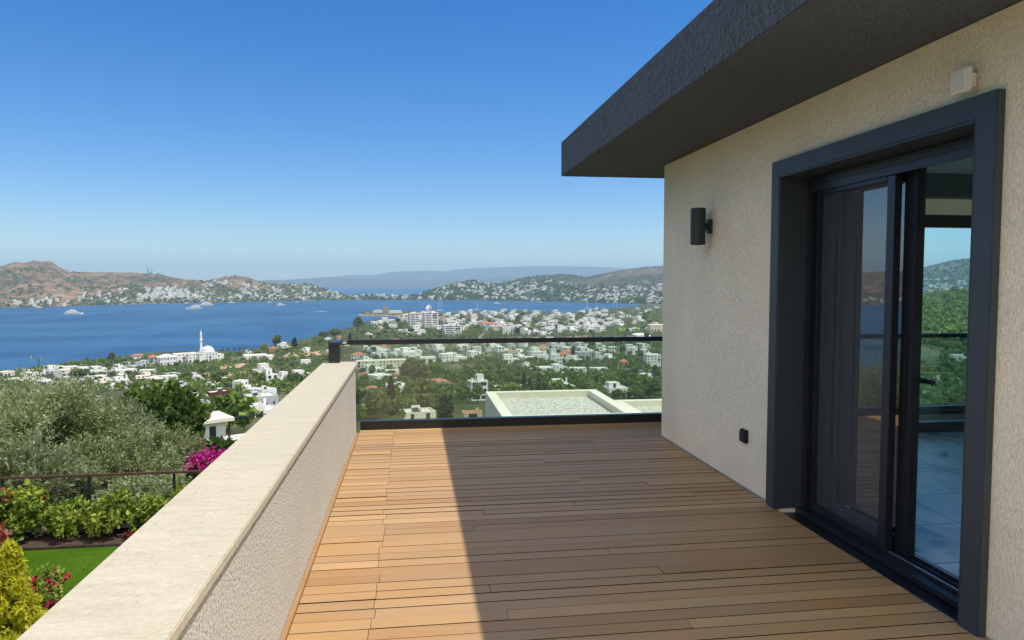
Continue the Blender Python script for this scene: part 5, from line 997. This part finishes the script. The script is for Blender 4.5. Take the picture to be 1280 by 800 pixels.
def yacht(label, px, py, lpx, hd, group=None, dark=False, name='motor_yacht', hs=1.0):
    """motor yacht, hd = heading in degrees from screen right (seen from the terrace)"""
    p = on_z(px, py, SEA); s = mpp(p); Ln = lpx * s / max(.35, abs(math.cos(math.radians(hd)))); az = math.atan2(p[0], p[1]); t = thing(name, label, 'yacht', (p[0], p[1], SEA), -az + math.radians(hd), group); H = Ln * .085 * hs; B = Ln * .2
    hull_mb(Ln, B, H).build('hull', M['hull_dark'] if dark else M['hull_white'], t); z = H * 1.02
    for i, (a, e, hw) in enumerate(((-.42, .22, .42), (-.34, .12, .36), (-.2, .02, .26))):
        hh_ = H * .8; MB().prism([(a * Ln, z), (e * Ln + H, z), (e * Ln, z + hh_), (a * Ln + H * .2, z + hh_)], 1, -B * hw, B * hw).build('deck_house', M['hull_white'], t)
        MB().box(a * Ln + H * .5, e * Ln - H * .1, -B * hw - .06, B * hw + .06, z + hh_ * .35, z + hh_ * .75).build('window_band', M['pane'], t); z += hh_ + .01
    MB().tube([(-.08 * Ln, 0, z), (-.1 * Ln, 0, z + H * 1.3)], [.35, .12], 6).build('mast', M['hull_white'], t); return t
yacht('large white motor yacht lying alone in the left part of the bay', 92, 393, 21, 8)
yacht('white motor yacht showing its wake side in the middle of the bay', 242.5, 386.5, 19, 178)
yacht('second white motor yacht just behind the middle one', 256.5, 382.5, 19, 185)
yacht('small dark hulled boat at the left shore', 50, 386, 12, 4, dark=True, name='dark_boat', hs=.7)
yacht('dark boat behind the two white yachts', 234.5, 380.3, 10, 6, dark=True, name='dark_boat', hs=.8)
yacht('dark boat close to the middle of the headland shore', 199, 379, 9, 0, dark=True, name='dark_boat', hs=.7)
yacht('white yacht moored off the headland right of the pair', 289, 378.6, 8, 0)
yacht('white motor yacht anchored right of the sailing boat', 351, 382, 11, 10)
yacht('tiny white yacht right of the anchored motor yacht', 371.5, 378, 5, 0)
yacht('tall superyacht seen bow on behind the apartment blocks', 536.5, 387, 7, 72, hs=1.0)
yacht('grey boat on the inner bay in front of the white hillside', 621, 379.8, 8, 5, name='grey_boat')
yacht('dark gulet on the inner bay right of the grey boat', 676, 379.6, 9, 0, dark=True, name='dark_boat', hs=.8)
yacht('dark gulet moored near the marina at the bay head', 756, 385.5, 9, 0, dark=True, name='dark_boat', hs=.7)
def sailboat(label, px, py, mpx, lpx=6, group=None):
    p = on_z(px, py, SEA); s = mpp(p); Ln = lpx * s; t = thing('sailing_boat', label, 'sailing boat', (p[0], p[1], SEA), -math.atan2(p[0], p[1]), group); hull_mb(Ln, Ln * .24, Ln * .09).build('hull', M['hull_white'], t)
    MB().tube([(.05 * Ln, 0, 0), (.05 * Ln, 0, mpx * s)], [.5, .3], 6).build('mast', M['hull_white'], t); MB().tube([(.05 * Ln, 0, Ln * .2), (-.42 * Ln, 0, Ln * .2)], .3, 6).build('boom', M['hull_white'], t); return t
sailboat('sailing boat with a tall bare mast off the headland', 337, 378.4, 19, 5)
for i, (px, mpx) in enumerate(((548, 24), (551.5, 17), (596, 12), (734, 12), (745, 16), (771, 14))): sailboat(['tallest', 'second tall', 'short', 'thin', 'bay head', 'last'][i] + ' masted sailing boat ' + ['behind the apartment blocks', 'behind the apartment blocks', 'at the town quay', 'moored at the marina', 'moored with bare mast', 'near the end of the bay'][i], px, 388.2 if px < 560 else 387.2 if px < 700 else 386, mpx, 6)
p = on_z(376, 390.4, SEA); sp = thing('speedboat', 'small speedboat running with a white wake in the open bay', 'speedboat', (p[0], p[1], SEA), -math.atan2(p[0], p[1]) + math.pi)
hull_mb(8, 2.6, 1.0, .3).build('hull', M['hull_dark'], sp); MB().prism([(.2, 1.0), (1.6, 1.0), (.7, 1.9), (.3, 1.9)], 1, -.9, .9).build('windscreen', M['pane'], sp)
foam, t_, b_ = new_mat('foam'); L(t_, ramp(t_, noise(t_, wcoords(t_), .25, 4), [(.35, (.05, .2, .4)), (.6, (.7, .78, .82))]), b_.inputs['Base Color'])
a0, a1 = on_z(378, 390.5, SEA)[:2], on_z(408, 389.3, SEA)[:2]; u = (a1 - a0) / np.linalg.norm(a1 - a0); n_ = np.array([-u[1], u[0]])
P = np.array([[[*(a0 * (1 - t) + a1 * t + n_ * (2 + 10 * t) * sgn), SEA + .25] for sgn in (-1, 1)] for t in np.linspace(0, 1, 20)]); tag(link('wake', grid_mesh('wake', P), foam), 'white foam wake of the speedboat', None, None, 'structure')
for i, (px, py, hp_) in enumerate(((185.2, 343, 9), (190, 343, 7.5))):
    pr = at_dist(px, py, 3600); g = pr[2] - 6; s = mpp(pr); H = hp_ * s + 6; b = MB()
    for sx, sy in ((-1, -1), (1, -1), (1, 1), (-1, 1)): b.tube([(sx * 2.4, sy * 2.4, -6), (sx * .8, sy * .8, H)], .6, 4)
    for k in range(6): z = H * k / 6; r_ = 2.4 - 1.6 * k / 6; b.tube([(-r_, -r_, z), (r_, -r_, z), (r_, r_, z), (-r_, r_, z), (-r_, -r_, z)], .35, 4)
    o = b.build('lattice_mast', M['steel']); o.location = (pr[0], pr[1], g); tag(o, ['taller left radio mast on the ridge of the headland', 'shorter right radio mast on the ridge of the headland'][i], 'radio mast')

# ------------------------------------------------------------------ the air
hz = MB().box(-24000, 24000, -7000, 23500, -105, 520).build('haze', None); hm_, t, b = new_mat('haze_air'); t.nodes.remove(b); pv = N(t, 'VolumePrincipled')
pv.inputs['Color'].default_value = (.54, .80, 1.0, 1); pv.inputs['Density'].default_value = HAZE; pv.inputs['Anisotropy'].default_value = 0.0
L(t, pv.outputs[0], t.nodes['Material Output'].inputs['Volume']); hz.data.materials.append(hm_); tag(hz, 'thin blue summer haze over bay and hills', None, None, 'stuff')
hz.display_type = 'BOUNDS'
